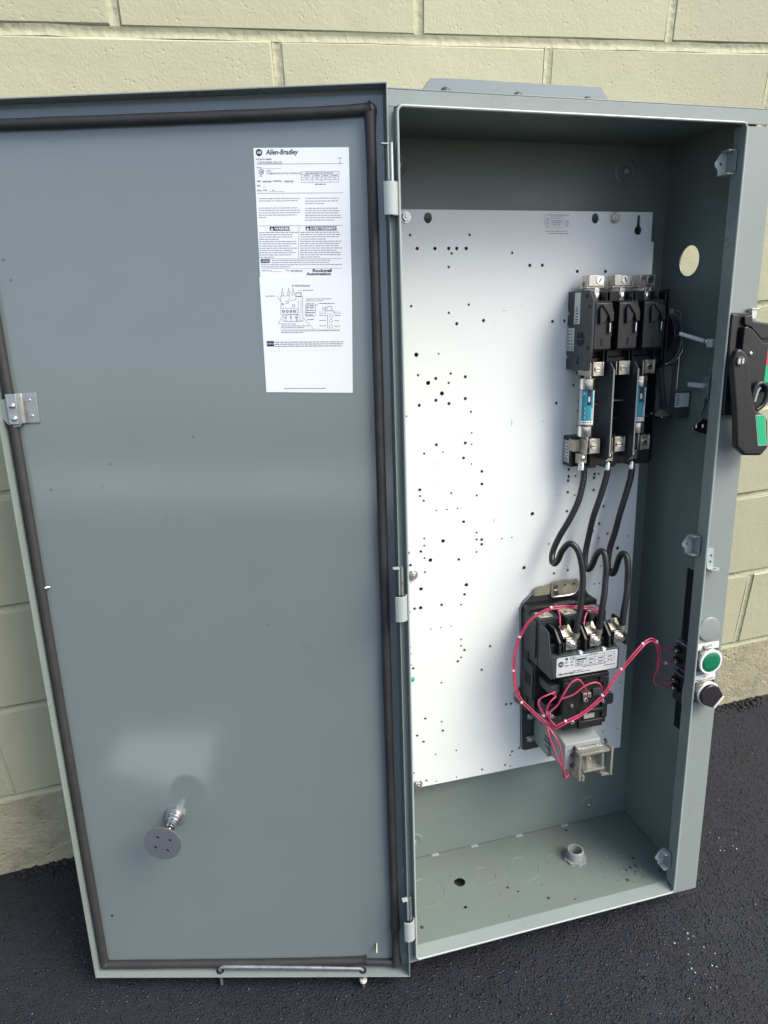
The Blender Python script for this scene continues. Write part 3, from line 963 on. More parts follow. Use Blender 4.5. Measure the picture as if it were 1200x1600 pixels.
T('LINE', 140, 388, 14, bold=.03); WD(198, 285, 383, 12); HL(195, 285, 392, 2)
T('CONTROL', 297, 388, 14, bold=.03); WD(412, 500, 383, 12); HL(410, 500, 392, 2)
T('SIZE', 140, 431, 14, bold=.03); HL(198, 228, 438, 2)
T('ENCL. TYPE', 142, 478, 14, bold=.03); WD(292, 308, 470, 12); HL(262, 418, 482, 2)
HL(145, 990, 499)
for i, y in enumerate((550, 573)): WD(158, 565, y, 9, (1, .95)[i])
for i, y in enumerate((550, 577, 602)): WD(620, 960, y, 9, (1, .95, .55)[i])
for i, y in enumerate((643, 666, 690, 713, 736)): WD(160, 580, y, 9, (.93, 1, .98, .9, .17)[i])
for i, y in enumerate((648, 672, 694, 718, 741, 765)): WD(622, 985, y, 9, (.92, .95, .93, .97, 1, .8)[i])
HL(160, 1000, 820)
VL(562, 822, 1142)
BX(268, 472, 828, 868, 'navy'); BX(628, 942, 828, 868, 'navy')
T('WARNING', 318, 862, 27, 'paper', z=zw, bold=.03, squeeze=1.05); T('AVERTISSEMENT', 672, 862, 27, 'paper', z=zw, bold=.03, squeeze=1.04)
for zx in (292, 650):
    cx, cy = lbl(zx, 850)
    P.add([(cx - .075, cy - .065, zw), (cx + .075, cy - .065, zw), (cx, cy + .075, zw)], [(0, 1, 2)], 'paper')
for i in range(12):
    WD(165, 555, 886 + 22.6 * i, 10, (1, .85, .85, .5, .95, .97, .8, .98, .85, .95, .83, .42)[i], 'paleink')
    WD(577, 1000, 886 + 22.6 * i, 10, (.95, .97, .92, .6, 1, .95, .9, 1, .9, .98, .97, .5)[i], 'paleink')
HL(175, 1003, 1152)
BX(178, 276, 1157, 1194, 'navy'); T('NOTICE', 190, 1185, 17, 'paper', z=zw, bold=.03)
for i, (x0, y, f) in enumerate(((292, 1168, .86), (292, 1190, .82), (182, 1212, 1), (182, 1233, .37))): WD(x0, 1002, y, 9, f)
HL(185, 1003, 1250, 2)
WD(190, 262, 1272, 9); HL(275, 395, 1282, 2); WD(278, 290, 1272, 12); WD(435, 475, 1272, 9); WD(485, 600, 1274, 13); HL(483, 605, 1284, 2)
T('Rockwell', 708, 1288, 31, 'navy', bold=.05, squeeze=1.28); T('Automation', 648, 1321, 29, 'navy', bold=.05, squeeze=1.33)
for v_ in P.v:
    if v_.z > zs + .003: v_.y -= .028 * (v_.x + 6.53)
sub(P, 'instruction_sheet', DOOR)['label'] = 'white printed rating sheet with warning panels'

def lbl2(zx, zy):
    v = (zy - 75) / 212.0
    return (-(6.66 + .021 * v) + (zx - 112 - .049 * (zy - 75)) / 203.0 * (1 - .0 * v), 42.11 - v)
lbl = lbl2
P = MB()
zs = DF + .016
P.add([(-6.70, 42.16, zs), (-2.04, 42.10, zs), (-2.23, 36.26, zs), (-6.77, 36.42, zs), (-6.70, 42.16, DF + .001), (-2.04, 42.10, DF + .001), (-2.23, 36.26, DF + .001), (-6.77, 36.42, DF + .001)],
      [(0, 3, 2, 1), (0, 1, 5, 4), (1, 2, 6, 5), (2, 3, 7, 6), (3, 0, 4, 7)], 'paper')
zi, zw = zs + .006, zs + .010
T('E1 PLUS Features', 440, 166, 19, bold=.03)
WD(555, 655, 205, 9, m='ink'); WD(168, 265, 260, 9, m='ink')
def LN(pts, w=3, m='ink'):
    q = [lbl(*p_) for p_ in pts]
    for (xa, ya), (xb, yb) in zip(q, q[1:]):
        dx, dy = xb - xa, yb - ya
        l_ = math.hypot(dx, dy) or 1
        ox, oy = -dy / l_ * w / 432, dx / l_ * w / 432
        P.add([(xa - ox, ya - oy, zi), (xb - ox, yb - oy, zi), (xb + ox, yb + oy, zi), (xa + ox, ya + oy, zi)], [(0, 1, 2, 3)], m)
for x in (340, 405, 450):
    LN([(x, 180), (x, 215)], 5); LN([(x - 8, 215), (x - 8, 258)], 4); LN([(x + 10, 215), (x + 12, 258)], 4)
LN([(320, 262), (410, 258), (410, 310), (480, 300), (480, 270)], 3); LN([(320, 262), (330, 320), (325, 385), (495, 388), (500, 530)], 3)
LN([(480, 230), (535, 230), (535, 265), (480, 268), (480, 230)], 6); LN([(500, 270), (550, 270), (556, 520), (525, 522), (525, 455), (340, 460)], 3)
LN([(325, 388), (325, 450), (495, 452)], 3); LN([(345, 460), (350, 520), (420, 525), (555, 522)], 4); LN([(510, 310), (512, 440)], 3); LN([(535, 310), (535, 440)], 3)
def CI(zx, zy, r, w=3):
    LN([(zx + r * math.cos(R(a)), zy + r * math.sin(R(a))) for a in range(0, 361, 30)], w)
for x in (353, 392, 430, 467): CI(x, 420, 11, 8)
for x in (375, 430, 486): CI(x, 483, 9, 5); LN([(x, 495), (x + 5, 530)], 3)
CI(392, 328, 14, 4); CI(458, 360, 13, 4); CI(345, 345, 8, 6)
LN([(285, 262), (330, 320)], 3); LN([(510, 204), (535, 204)], 3); LN([(560, 490), (670, 606)], 3); LN([(335, 480), (300, 548), (325, 548)], 3)
WD(590, 845, 294, 8, m='ink'); WD(590, 765, 314, 8, m='ink'); WD(725, 885, 341, 9, m='ink')
LN([(685, 362), (712, 342)], 4); LN([(583, 350), (583, 470), (685, 470), (685, 350)], 3)
for y in (345, 365, 385, 410, 435, 460):
    WD(588, 680, y, 11, .95, 'ink')
WD(602, 668, 507, 10, m='ink')
LN([(805, 375), (850, 375), (855, 415), (805, 420), (805, 375)], 4); CI(770, 396, 14, 4); LN([(790, 370), (790, 430)], 4); LN([(855, 410), (885, 440)], 5)
LN([(728, 430), (792, 430), (792, 447), (728, 447), (728, 430)], 2); LN([(880, 432), (943, 432), (943, 447), (880, 447), (880, 432)], 2)
LN([(810, 450), (815, 600)], 4)
for y in (470, 523, 580): CI(848, y, 17, 3); WD(728, 795, y - 5, 8, m='ink'); WD(885, 942, y - 2, 8, m='ink')
WD(330, 490, 551, 8, m='ink'); WD(330, 628, 572, 8, m='ink'); WD(330, 570, 590, 8, m='ink')
WD(330, 938, 624, 8, m='ink'); WD(330, 560, 642, 8, m='ink'); LN([(318, 608), (940, 614)], 2, 'paleink')
BX(178, 259, 730, 787, 'navy'); T('NOTICE', 185, 765, 14, 'paper', z=zw, bold=.03)
for i, y in enumerate((743, 764, 786)): WD(266, 990, y, 10, (1, .98, .96)[i], 'ink')
WD(365, 808, 1243, 9, m='ink')
LN([(170, 835), (300, 838), (900, 832)], 1.5, 'silver')
for v_ in P.v:
    if v_.z > zs + .003: v_.y -= .022 * (v_.x + 6.7)
sub(P, 'instruction_sheet', DOOR)['label'] = 'white diagram sheet below the rating sheet'


# ================================================================== disconnect switch
SW = thing('disconnect_switch', 'black three pole disconnect switch with silver lugs at the top of the panel', 'disconnect switch', (15.6, 36.6, -6.8))
BASEZ = -6.797
POLES = ((12.95, 14.28), (14.74, 16.05), (16.46, 17.84))
b = MB()
b.box(13.10, 18.60, 37.3, 41.25, BASEZ, -5.35, 'black')
b.box(13.10, 18.55, 36.75, 37.29, BASEZ, -5.1, 'black')
for x in (14.30, 14.55, 16.10, 16.32, 17.9, 18.45):
    b.box(x, x + .09, 37.0, 41.2, -5.348, -4.70, 'black')
part(b, 'base', SW, .03)
b = MB()                                                   # moulded side cheek with mounting notches
b.prism([(36.58, BASEZ), (36.56, -4.30), (37.55, -3.95), (37.86, -3.90), (40.75, -3.92), (41.30, -4.40), (41.32, BASEZ), (40.15, BASEZ), (40.15, -6.45), (39.92, -6.45),
         (39.92, BASEZ), (39.25, BASEZ), (39.25, -6.45), (39.1, -6.45), (39.1, BASEZ), (37.45, BASEZ), (37.45, -6.45), (37.25, -6.45), (37.25, BASEZ)], 12.92, 13.09, 'dkgrey', 'yz')
CK = part(b, 'side_cheek', SW, .02)
b = MB()
b.cyl((12.905, 38.46, -5.12), .44, .012, 'void', 'x', 28)
b.box(12.885, 12.904, 38.42, 38.50, -5.56, -4.68, 'dkgrey'); b.box(12.880, 12.903, 38.02, 38.90, -5.16, -5.08, 'dkgrey')
sub(b, 'cross_opening', CK)
for y, z in ((40.35, -4.25), (37.95, -4.22), (40.95, -4.6)):
    b = MB(); b.cyl((12.900, y, z), .11, .018, 'void', 'x', 14); sub(b, 'rivet_hole', CK)
b = MB(); b.box(12.900, 12.919, 36.9, 37.4, -5.35, -5.28, 'void'); b.box(12.900, 12.919, 37.0, 37.1, -5.55, -5.35, 'void'); sub(b, 'moulded_mark', CK)
XF = Matrix(((0, 0, -1, 12.915), (0, -1, 0, 0), (-1, 0, 0, 0), (0, 0, 0, 1)))     # print on the side cheek (local u -> -z, v -> -y)
XL_ = Matrix(((0, 0, -1, 12.914), (0, 1, 0, 0), (1, 0, 0, 0), (0, 0, 0, 1)))      # u -> +z, v -> +y, out of the cheek towards -x
b = MB()
b.box(12.903, 12.918, 39.36, 41.22, -5.96, -5.28, 'silver')
for y in (40.3, 40.15, 39.98, 39.8, 39.62, 39.48):
    b.box(12.898, 12.902, y - .035, y + .035, -5.80, -5.80 + random.uniform(.2, .4), 'ink')
sub(b, 'nameplate', CK)
b = MB()
b.box(12.903, 12.918, 37.72, 39.12, -6.72, -5.86, 'silver')
for y in (38.95, 38.75, 38.55, 38.35, 38.15, 37.95, 37.82):
    for z in (-6.6, -6.25):
        b.box(12.898, 12.902, y - .03, y + .03, z, z + random.uniform(.1, .27), 'ink')
sub(b, 'nameplate', CK)
for i, (x0, x1) in enumerate(POLES):
    xc = (x0 + x1) / 2
    b = MB()
    prof = [(37.72, -5.3), (37.72, -4.05), (37.85, -3.92), (40.50, -3.92), (40.66, -4.08), (40.66, -5.3)]
    b.prism(prof, x0 + (.17 if i == 0 else 0), x1, 'black', 'yz')
    # arched hood over the blade slot
    hood = [(x0 + .50, 40.35), (x0 + .62, 40.45), (x1 - .18, 40.30), (x1 - .06, 39.95), (x1 - .06, 39.45), (x1 - .30, 39.45), (x1 - .42, 39.85)]
    b.prism(hood, -3.919, -3.62, 'black')
    b.prism([(x0 + .38, 40.2), (x0 + .50, 40.35), (x1 - .42, 39.85), (x1 - .5, 39.5), (x0 + .42, 39.3)], -3.92, -3.72, 'black')
    PC = part(b, 'pole_cover', SW, .03)
    b = MB(); b.box(x1 - .34, x1 - .14, 38.72, 39.43, -3.918, -3.905, 'void'); b.box(xc - .05, xc + .10, 38.05, 38.5, -3.918, -3.905, 'void'); sub(b, 'slot', PC)
    b = MB(); b.box(x1 - .27, x1 - .20, 38.82, 39.36, -4.2, -3.70, 'bright'); sub(b, 'contact_blade', PC, .02)
    # line lug above the pole
    lx0 = (13.44, 15.20, 16.98)[i]
    lx1 = lx0 + 1.06
    b = MB()
    b.box(lx0, lx1, 41.56, 42.20, -6.15, -5.30, 'tin')
    b.box(lx0 - .12, lx0 - .005, 41.40, 41.85, -6.1, -5.9, 'tin')
    b.box(lx0 - .1, lx1 + .06, 41.46, 41.555, -6.1, -5.36, 'tin')
    b.box(lx0 + .42, lx0 + .78, 40.70, 41.455, -5.45, -5.34, 'tin')
    LG = part(b, 'line_lug', SW, .025)
    b = MB()
    b.cyl((lx1 - .33, 41.90, -5.297), .24, .05, 'bright', n=20)
    b.box(lx1 - .36, lx1 - .30, 41.72, 42.08, -5.246, -5.238, 'void', Matrix.Translation((lx1 - .33, 41.9, 0)) @ Matrix.Rotation(R((-35, 30, -20)[i]), 4, 'Z') @ Matrix.Translation((-lx1 + .33, -41.9, 0)))
    b.lathe((lx0 + .60, 40.98, -5.337), [(.17, 0), (.17, .12), (.08, .15)], 'bright', n=16)
    sub(b, 'screw', LG)
for x0, x1 in ((14.40, 14.54), (16.20, 16.31)):
    b = MB(); b.box(x0, x1, 38.55, 39.25, -5.0, -4.25, 'black'); part(b, 'cross_bar', SW, .02)

# linkage box on the right of the switch: side plate, wire springs and the long coil spring
b = MB()
b.prism([(30.4, BASEZ), (41.3, BASEZ), (41.3, -4.6), (36.8, -4.6), (36.4, -5.3), (30.4, -5.3)], 18.62, 18.72, 'black', 'yz'); b.box(18.73, 18.95, 36.6, 41.1, -6.5, -4.9, 'black')
b.lathe((18.72, 38.6, -5.2), [(1.25, 0), (1.25, .35), (1.1, .6), (.8, .75), (.75, .7), (.5, .85), (.1, .9)], 'purple', 'x', 36)
part(b, 'mechanism_side', SW, .02)
b = MB()
arc = [(18.9, 39.83, -4.9), (19.30, 39.80, -4.9), (19.62, 39.6, -4.95), (19.90, 39.2, -5.0), (20.05, 38.5, -5.0), (20.0, 37.7, -5.0), (19.7, 37.1, -5.0), (19.2, 36.75, -5.0), (18.9, 36.7, -5.1)]
b.tube(arc, .035, 'zinc', 8)
b.tube([(19.0, 40.0, -5.2), (19.7, 39.98, -5.2), (20.0, 39.85, -5.2), (20.05, 39.3, -5.2)], .03, 'zinc', 6, smooth=4)
b.tube([(20.05, 38.3, -5.0), (20.35, 37.9, -5.2), (20.40, 37.4, -5.3), (20.0, 36.9, -5.3), (19.4, 36.7, -5.3)], .03, 'zinc', 6)
b.tube([(20.3, 37.3, -5.35), (20.28, 36.0, -5.35), (20.28, 35.0, -5.35)], .03, 'zinc', 6)
b.box(18.95, 19.35, 39.88, 40.12, -5.3, -5.0, 'zinc')
part(b, 'wire_spring', SW)
def coil(x0, y0, z0_, x1, y1, z1_, r_, turns, w_, m_='dkgrey', mb=None):
    mb = mb or MB()
    A, B_ = Vector((x0, y0, z0_)), Vector((x1, y1, z1_))
    T_ = (B_ - A).normalized()
    n1 = T_.orthogonal().normalized()
    n2 = T_.cross(n1)
    pts = []
    K = int(turns * 10)
    for i in range(K + 1):
        a = 2 * math.pi * i / 10
        pts.append(A.lerp(B_, i / K) + (n1 * math.cos(a) + n2 * math.sin(a)) * r_)
    mb.tube(pts, w_, m_, 5, smooth=0)
    return mb
part(coil(19.05, 37.0, -5.6, 19.65, 33.75, -5.7, .17, 24, .032, 'dkgrey'), 'coil_spring', SW)
b = MB()
b.box(19.2, 20.50, 33.1, 33.2, -6.2, -5.4, 'dkgrey'); b.box(19.2, 20.5, 33.2, 36.5, -6.3, -6.2, 'inner')
b.prism([(18.5, 33.6), (18.9, 33.5), (19.3, 33.75), (19.7, 33.6), (20.0, 33.3), (19.5, 33.15), (19.0, 33.3), (18.55, 33.45)], -5.6, -5.45, 'brass')
b.cyl((19.35, 33.2, -5.5), .1, .4, 'bright', 'x', 10)
part(b, 'spring_anchor', SW, .015)
b = MB(); b.box(19.30, 20.50, 33.25, 34.95, -4.30, -4.24, 'dkgrey'); b.box(19.36, 20.40, 33.98, 34.88, -4.237, -4.22, 'silver')
for y in (34.75, 34.6, 34.45, 34.3, 34.15):
    quad(b, 19.42, 19.42 + random.uniform(.15, .3), y - .03, y + .03, 'ink', -4.215)
part(b, 'label_plate', SW, .008)

# ================================================================== fuse block under the switch
FB = thing('fuse_block', 'black fuse block with grey barriers below the disconnect switch', 'fuse block', (15.6, 30.2, -6.8))
b = MB()
b.box(14.02, 18.62, 30.9, 36.73, BASEZ, -6.35, 'black')
b.box(13.95, 18.55, 30.25, 31.6, BASEZ, -5.9, 'black')
b.box(14.03, 18.55, 33.3, 33.38, -6.348, -5.6, 'dkgrey')
for x0, x1, y in ((14.03, 14.54, 34.35), (14.66, 16.24, 34.5), (14.3, 14.54, 36.15), (15.6, 16.24, 36.3)):
    b.box(x0, x1, y, y + .05, -6.348, -5.25, 'pale_grey')  # light on the shelf edges put in as a paler colour
b.prism([(14.0, 30.25), (14.45, 30.25), (14.6, 30.5), (15.0, 30.4), (15.1, 30.2), (15.8, 30.2), (16.1, 30.55), (16.8, 30.3), (18.5, 30.25), (18.5, 31.2), (14.0, 31.2)], -5.895, -5.2, 'black')
part(b, 'base', FB, .02)
b = MB(); b.box(12.95, 13.93, 30.32, 32.28, BASEZ, -5.75, 'black'); b.box(13.05, 13.9, 32.0, 32.27, -5.748, -5.4, 'black'); EB = part(b, 'end_block', FB, .03)
b = MB()
b.box(12.930, 12.947, 30.55, 32.0, -6.68, -5.98, 'silver')
for y in (31.85, 31.6, 31.4, 31.2, 31.0, 30.8, 30.65):
    for z in (-6.6, -6.3):
        b.box(12.926, 12.929, y - .035, y + .035, z, z + random.uniform(.12, .24), 'ink')
sub(b, 'nameplate', EB)
for x in (14.60, 16.30):
    b = MB()
    b.prism([(30.9, -6.34), (30.9, -4.3), (31.2, -3.92), (36.6, -3.92), (37.0, -4.3), (37.0, -6.34)], x - .05, x + .05, 'dkgrey', 'yz')
    BR = part(b, 'barrier', FB)
    b = MB(); b.box(x - .045, x + .045, 31.2, 36.6, -3.918, -3.885, 'pale_grey'); sub(b, 'edge_highlight', BR)  # highlight along the barrier's front edge, painted as a paler strip
    b = MB(); b.box(x - .045, x + .35, 33.3, 33.36, -5.6, -4.6, 'pale_grey'); sub(b, 'edge_highlight', BR)  # light shelf line beside the barrier, painted the same way
CLX = ((13.58, 14.30), (15.38, 16.13), (17.28, 17.95))
for i, (x0, x1) in enumerate(CLX):
    for (y0, y1) in ((36.2, 37.05), (31.32, 32.28)):
        b = MB()
        b.box(x0, x1, y0, y1, -5.9, -4.62, 'tin')
        b.box(x0 - .30, x0 - .24, y0 + .02, y1 - .02, -5.9, -4.45, 'tin')
        b.box(x0 - .12, x0 - .06, y0 + .02, y1 - .02, -5.9, -4.40, 'tin')
        b.box(x1 - .10, x1 + .005, y0 - .005, y1 + .005, -4.618, -4.56, 'tin')
        if y0 < 33:
            b.box(x0 - .75, x0 - .31, y0 + .1, y1 - .1, -5.9, -5.2, 'brass')
        CL = part(b, 'fuse_clip', FB, .02)
        b = MB()
        b.cyl((x0 + .30, (y0 + y1) / 2, -4.617), .17, .07, 'bright', n=16)
        b.box(x0 + .14, x0 + .46, (y0 + y1) / 2 - .025, (y0 + y1) / 2 + .025, -4.546, -4.54, 'void')
        b.box(x0 + .004, x0 + .10, (y0 + y1) / 2 - .1, (y0 + y1) / 2 + .1, -4.617, -4.60, 'void')
        sub(b, 'screw', CL)
for i, x in enumerate((13.42, 15.34, 17.12)):
    b = MB()
    b.box(x - .28, x + .28, 30.62, 31.30, -5.55, -5.05, 'brass' if i == 0 else 'tin')
    LG = part(b, 'load_lug', FB, .03)
    b = MB(); b.lathe((x, 31.0, -5.047), [(.17, 0), (.17, .08), (.09, .12)], 'bright', n=16); sub(b, 'screw', LG)

# ================================================================== two cartridge fuses
def fuse(x, label):
    F = thing('cartridge_fuse', label, 'fuse', (x, 31.7, -4.95), 'teal cartridge fuses in the fuse block')
    z = -4.95
    y0, y1 = 33.12, 35.42
    b = MB()
    n = 40
    rows = [(.455, y0 + .0), (.455, y0 + .12), (.455, y0 + .34), (.455, y0 + 1.30), (.455, y1 - .25), (.455, y1)]
    vs, fs = [], []
    for r_, y_ in rows:
        for i in range(n):
            a = 2 * math.pi * i / n
            vs.append((x + r_ * math.sin(a), y_, z + r_ * math.cos(a)))
    # label wraps the side of the fuse that faces out and to the left
    groups = {}
    for k in range(len(rows) - 1):
        for i in range(n):
            ad = (360 * (i + .5) / n + 180) % 360 - 180       # 0 = straight out, -90 = left
            if k == 0: m_ = 'silver'
            elif k == 1: m_ = 'paper' if -75 < ad < 35 else 'silver'
            elif k in (3, 4) and -30 < ad < 12: m_ = 'navy'
            elif -68 < ad < 24: m_ = 'teal'
            elif 24 <= ad < 40: m_ = 'paper'
            else: m_ = 'silver'
            groups.setdefault(m_, []).append((k * n + i, k * n + (i + 1) % n, (k + 1) * n + (i + 1) % n, (k + 1) * n + i))
    for m_, ff in groups.items():
        b.add(vs, ff, m_)
    def patch(a0, a1, ya, yb, m_, rr=.460):
        q, ff = [], []
        for j in range(5):
            a = R(a0 + (a1 - a0) * j / 4)
            q += [(x + rr * math.sin(a), ya, z + rr * math.cos(a)), (x + rr * math.sin(a), yb, z + rr * math.cos(a))]
        ff = [(2 * j, 2 * j + 2, 2 * j + 3, 2 * j + 1) for j in range(4)]
        b.add(q, ff, m_)
    patch(-20, -4, y1 - .78, y1 - .45, 'silver')                # pale emblem on the dark field
    patch(-60, -44, y1 - .35, y1 - .2, 'silver')
    for q in range(3): patch(-46 + 1, -38, y0 + .45 + .28 * q, y0 + .65 + .28 * q, 'silver')
    patch(10, 22, y0 + .4, y0 + 1.1, 'silver')
    for a0 in (-58, -40, -20, 0): patch(a0, a0 + 12, y0 + .20, y0 + .27, 'ink')
    for a0 in (-62, -45, -25, -5): patch(a0, a0 + 14, y0 + .05, y0 + .10, 'ink')
    part(b, 'body', F)
    for ya, yb in ((y1 - .02, 36.08), (32.45, y0 + .02)):
        b = MB(); b.lathe((x, ya, z), [(.49, 0), (.50, .03), (.50, yb - ya - .04), (.46, yb - ya)], 'bright', 'y', 36); part(b, 'end_cap', F)
    for ya, yb in ((36.07, 36.95), (31.70, 32.46)):
        b = MB(); b.box(x - .055, x + .055, ya, yb, z - .35, z + .33, 'tin'); part(b, 'blade', F, .01)
    for ya in (y0 - .0, y1 - .05):
        b = MB(); b.tube([(x + .475 * math.sin(R(a)), ya + .02, z + .475 * math.cos(R(a))) for a in range(0, 360, 12)], .03, 'black', 6, closed=True, smooth=0); part(b, 'seal_ring', F)
fuse(13.44, 'teal labelled cartridge fuse in the left pole of the fuse block')
fuse(17.14, 'teal labelled cartridge fuse in the right pole, half hidden by a barrier')

# ================================================================== three black power cables
CAB = (
    ('left', [(13.42,30.75,-5.2),(13.62,30.44,-5.20),(13.64,29.98,-5.20),(13.58,29.25,-5.20),(13.29,28.06,-5.20),(12.78,26.87,-5.30),(12.19,25.69,-5.50),(11.81,24.68,-5.60),(11.60,24.14,-5.30),(11.63,24.03,-5.00),(11.65,24.42,-4.60),(11.71,25.19,-4.20),(11.98,25.74,-3.80),(12.34,25.45,-3.50),(12.57,24.62,-3.30),(12.68,23.65,-3.20),(12.63,22.82,-3.10),(12.50,21.54,-3.00),(12.26,20.49,-2.90),(12.20,19.82,-2.90)]),
    ('middle', [(15.33,30.75,-5.2),(15.34,30.30,-5.20),(15.36,30.01,-5.20),(15.24,29.33,-5.20),(14.87,28.09,-5.20),(14.55,26.92,-5.30),(14.42,25.63,-5.50),(14.28,24.40,-5.60),(14.14,23.63,-5.40),(14.20,23.29,-5.10),(14.23,23.66,-4.70),(14.26,24.51,-4.30),(14.31,24.93,-3.90),(14.44,24.83,-3.60),(14.43,23.99,-3.30),(14.35,23.15,-3.20),(14.19,22.20,-3.00),(13.97,20.92,-2.90),(13.89,19.84,-2.90)]),
    ('right', [(17.12,30.75,-5.2),(17.12,30.24,-5.20),(17.18,29.98,-5.20),(17.10,29.23,-5.20),(16.80,28.09,-5.20),(16.55,26.90,-5.30),(16.38,25.54,-5.50),(16.12,24.32,-5.60),(15.93,23.29,-5.40),(16.03,22.76,-5.10),(16.02,23.08,-4.70),(15.99,24.07,-4.30),(15.95,24.56,-3.90),(16.08,24.47,-3.60),(16.05,23.79,-3.30),(16.01,22.94,-3.20),(15.87,21.98,-3.00),(15.65,20.69,-2.90),(15.61,19.87,-2.90)]))
for nm, pts in CAB:
    lab = {'left': 'black power cable from the left fuse pole, looping widest to the left', 'middle': 'black power cable between the other two, from the empty fuse pole',
           'right': 'black power cable nearest the right edge of the white panel'}[nm]
    K = thing('power_cable', lab, 'cable', pts[-1], 'black power cables from fuse block to starter')
    b = MB(); b.tube(pts[1:], .205, 'cable', 14, smooth=8); part(b, 'jacket', K)
    b = MB(); b.lathe((pts[0][0], pts[1][1] - .25, -5.2), [(.22, 0), (.22, .42), (.16, .5)], 'bright', 'y', 16); part(b, 'ferrule', K)
    if nm == 'left':                                           # worn white print along the jacket
        b = MB()
        for x_, y_ in ((13.66, 29.85), (13.63, 29.6), (13.60, 29.38), (13.55, 29.1), (13.50, 28.85), (13.44, 28.6), (13.37, 28.35)):
            c_ = Vector((x_, y_, -5.2)) + Vector((-.40, 0, .90)).normalized() * .2
            b.tube([c_ + Vector((.012, .05, 0)), c_ - Vector((.012, random.uniform(.02, .06), 0))], .016, 'pale_grey', 5, smooth=0)
        stuff(part(b, 'jacket_print', K))
    x, y, z = pts[-1]
    b = MB(); b.lathe((x, y - .32, z), [(.2, 0), (.2, .1), (.24, .14), (.24, .40)], 'tin', 'y', 16); part(b, 'ferrule', K)

# ================================================================== motor starter
ST = thing('motor_starter', 'black and dark grey motor starter with silver nameplate on the lower panel', 'motor starter', (12.8, 9.0, -6.8))
b = MB()
plate(b, [[(10.35, 9.35), (10.45, 9.1), (10.7, 9.0), (15.7, 9.1), (15.6, 20.3), (14.95, 21.3), (10.85, 21.35), (10.25, 20.85), (10.03, 20.4)], circ(14.9, 9.6, .12, 10)], -6.79, -6.66, 'dkgrey')
b.tube([(10.38, 9.3, -6.64), (10.05, 20.4, -6.64), (10.27, 20.82, -6.64), (10.85, 21.32, -6.64), (14.9, 21.28, -6.64)], .05, 'grey', 8, smooth=0)
part(b, 'base_plate', ST, .03)
b = MB()                                                   # plated top bracket
plate(b, [[(10.95, 21.2), (11.0, 21.7), (11.1, 21.82), (11.5, 21.9), (11.7, 21.86), (12.2, 21.95), (12.2, 21.2)]], -6.62, -6.52, 'brass')
plate(b, [[(12.26, 21.0), (12.24, 22.05), (12.4, 22.12), (14.2, 22.12), (14.5, 21.85), (14.42, 21.3), (14.0, 21.0)], circ(12.56, 21.72, .19, 14), circ(13.30, 21.80, .10, 12), circ(13.95, 21.78, .12, 12)], -6.55, -6.43, 'brass')
b.tube([(12.35, 21.0, -6.42), (13.8, 21.0, -6.42), (14.25, 21.3, -6.42), (14.4, 21.9, -6.42)], .07, 'bright', 8)
b.box(12.42, 12.72, 21.1, 21.55, -6.42, -6.3, 'bright')
part(b, 'mounting_bracket', ST, .015)
b = MB()                                                   # contactor body: stepped moulding behind the overload block
b.box(10.16, 15.35, 12.9, 20.75, -6.62, -5.6, 'black')
b.box(10.22, 15.30, 17.05, 20.45, -5.598, -4.35, 'dkgrey')
b.box(10.12, 10.21, 17.6, 20.3, -6.2, -4.5, 'dkgrey')
b.box(10.10, 10.19, 19.3, 20.2, -6.45, -6.25, 'dkgrey')
for x in (11.85, 13.60):
    b.box(x, x + .12, 19.0, 20.72, -5.598, -3.6, 'black')
part(b, 'contactor_body', ST, .04)
for i, (x, y) in enumerate(((10.62, 20.46), (12.38, 20.46), (14.25, 20.46))):
    b = MB()
    b.box(x - .25, x + .75, y, y + .09, -5.35, -4.45, 'tin')
    TP = part(b, 'line_terminal', ST, .015)
    b = MB(); b.cyl((x + .25, y + .091, -4.9), .18, .10, 'bright', 'y', 16); b.box(x + .23, x + .27, y + .192, y + .197, -5.06, -4.74, 'void'); sub(b, 'screw', TP)
b = MB()                                                   # overload block carrying the load lugs and the nameplate
b.prism([(17.05, -4.34), (17.02, -2.45), (18.62, -2.45), (18.66, -2.75), (20.05, -3.05), (20.2, -3.4), (20.2, -4.34)], 10.26, 10.36, 'dkgrey', 'yz')
b.box(10.37, 15.22, 17.04, 18.62, -4.34, -2.46, 'dkgrey')
b.box(10.37, 15.55, 18.63, 19.2, -4.34, -3.0, 'black')
for x in (10.55, 12.42, 14.18, 15.42):
    b.prism([(18.63, -2.58), (19.45, -2.62), (20.15, -3.4), (20.15, -4.34), (18.63, -4.34)], x - .09 + .38, x + .09 + .38, 'black', 'yz')
    b.prism([(18.63, -2.72), (19.2, -2.8), (19.9, -3.5), (19.9, -4.34), (18.63, -4.34)], x + .68, x + .74, 'black', 'yz') if x < 15 else None
b.box(10.37, 15.75, 19.21, 19.6, -4.34, -3.5, 'black')
part(b, 'overload_block', ST, .03)
for i, x in enumerate((11.92, 13.68, 15.46)):
    b = MB()
    b.box(x - .42, x + .36, 18.72, 19.58, -3.05, -2.88, 'tin')
    b.prism([(19.45, -3.06), (19.62, -3.08), (20.15, -3.7), (20.05, -3.8)], x - .55, x + .22, 'brass', 'yz')
    LG = part(b, 'load_terminal', ST, .025)
    b = MB()
    b.cyl((x, 19.08, -2.878), .31, .05, 'zinc', n=22); b.cyl((x + .0, 19.08, -2.828), .25, .22, 'bright', n=6, ph=.2)
    b.cyl((x, 19.08, -2.607), .17, .02, 'bright', n=18)
    sub(b, 'bolt', LG, .02)
    b = MB(); b.cyl((x - .12, 19.95, -3.62), .15, .16, 'tin', 'y', 12); b.cyl((x - .38, 20.02, -3.45), .12, .2, 'bright', 'y', 10); sub(b, 'screw', LG)
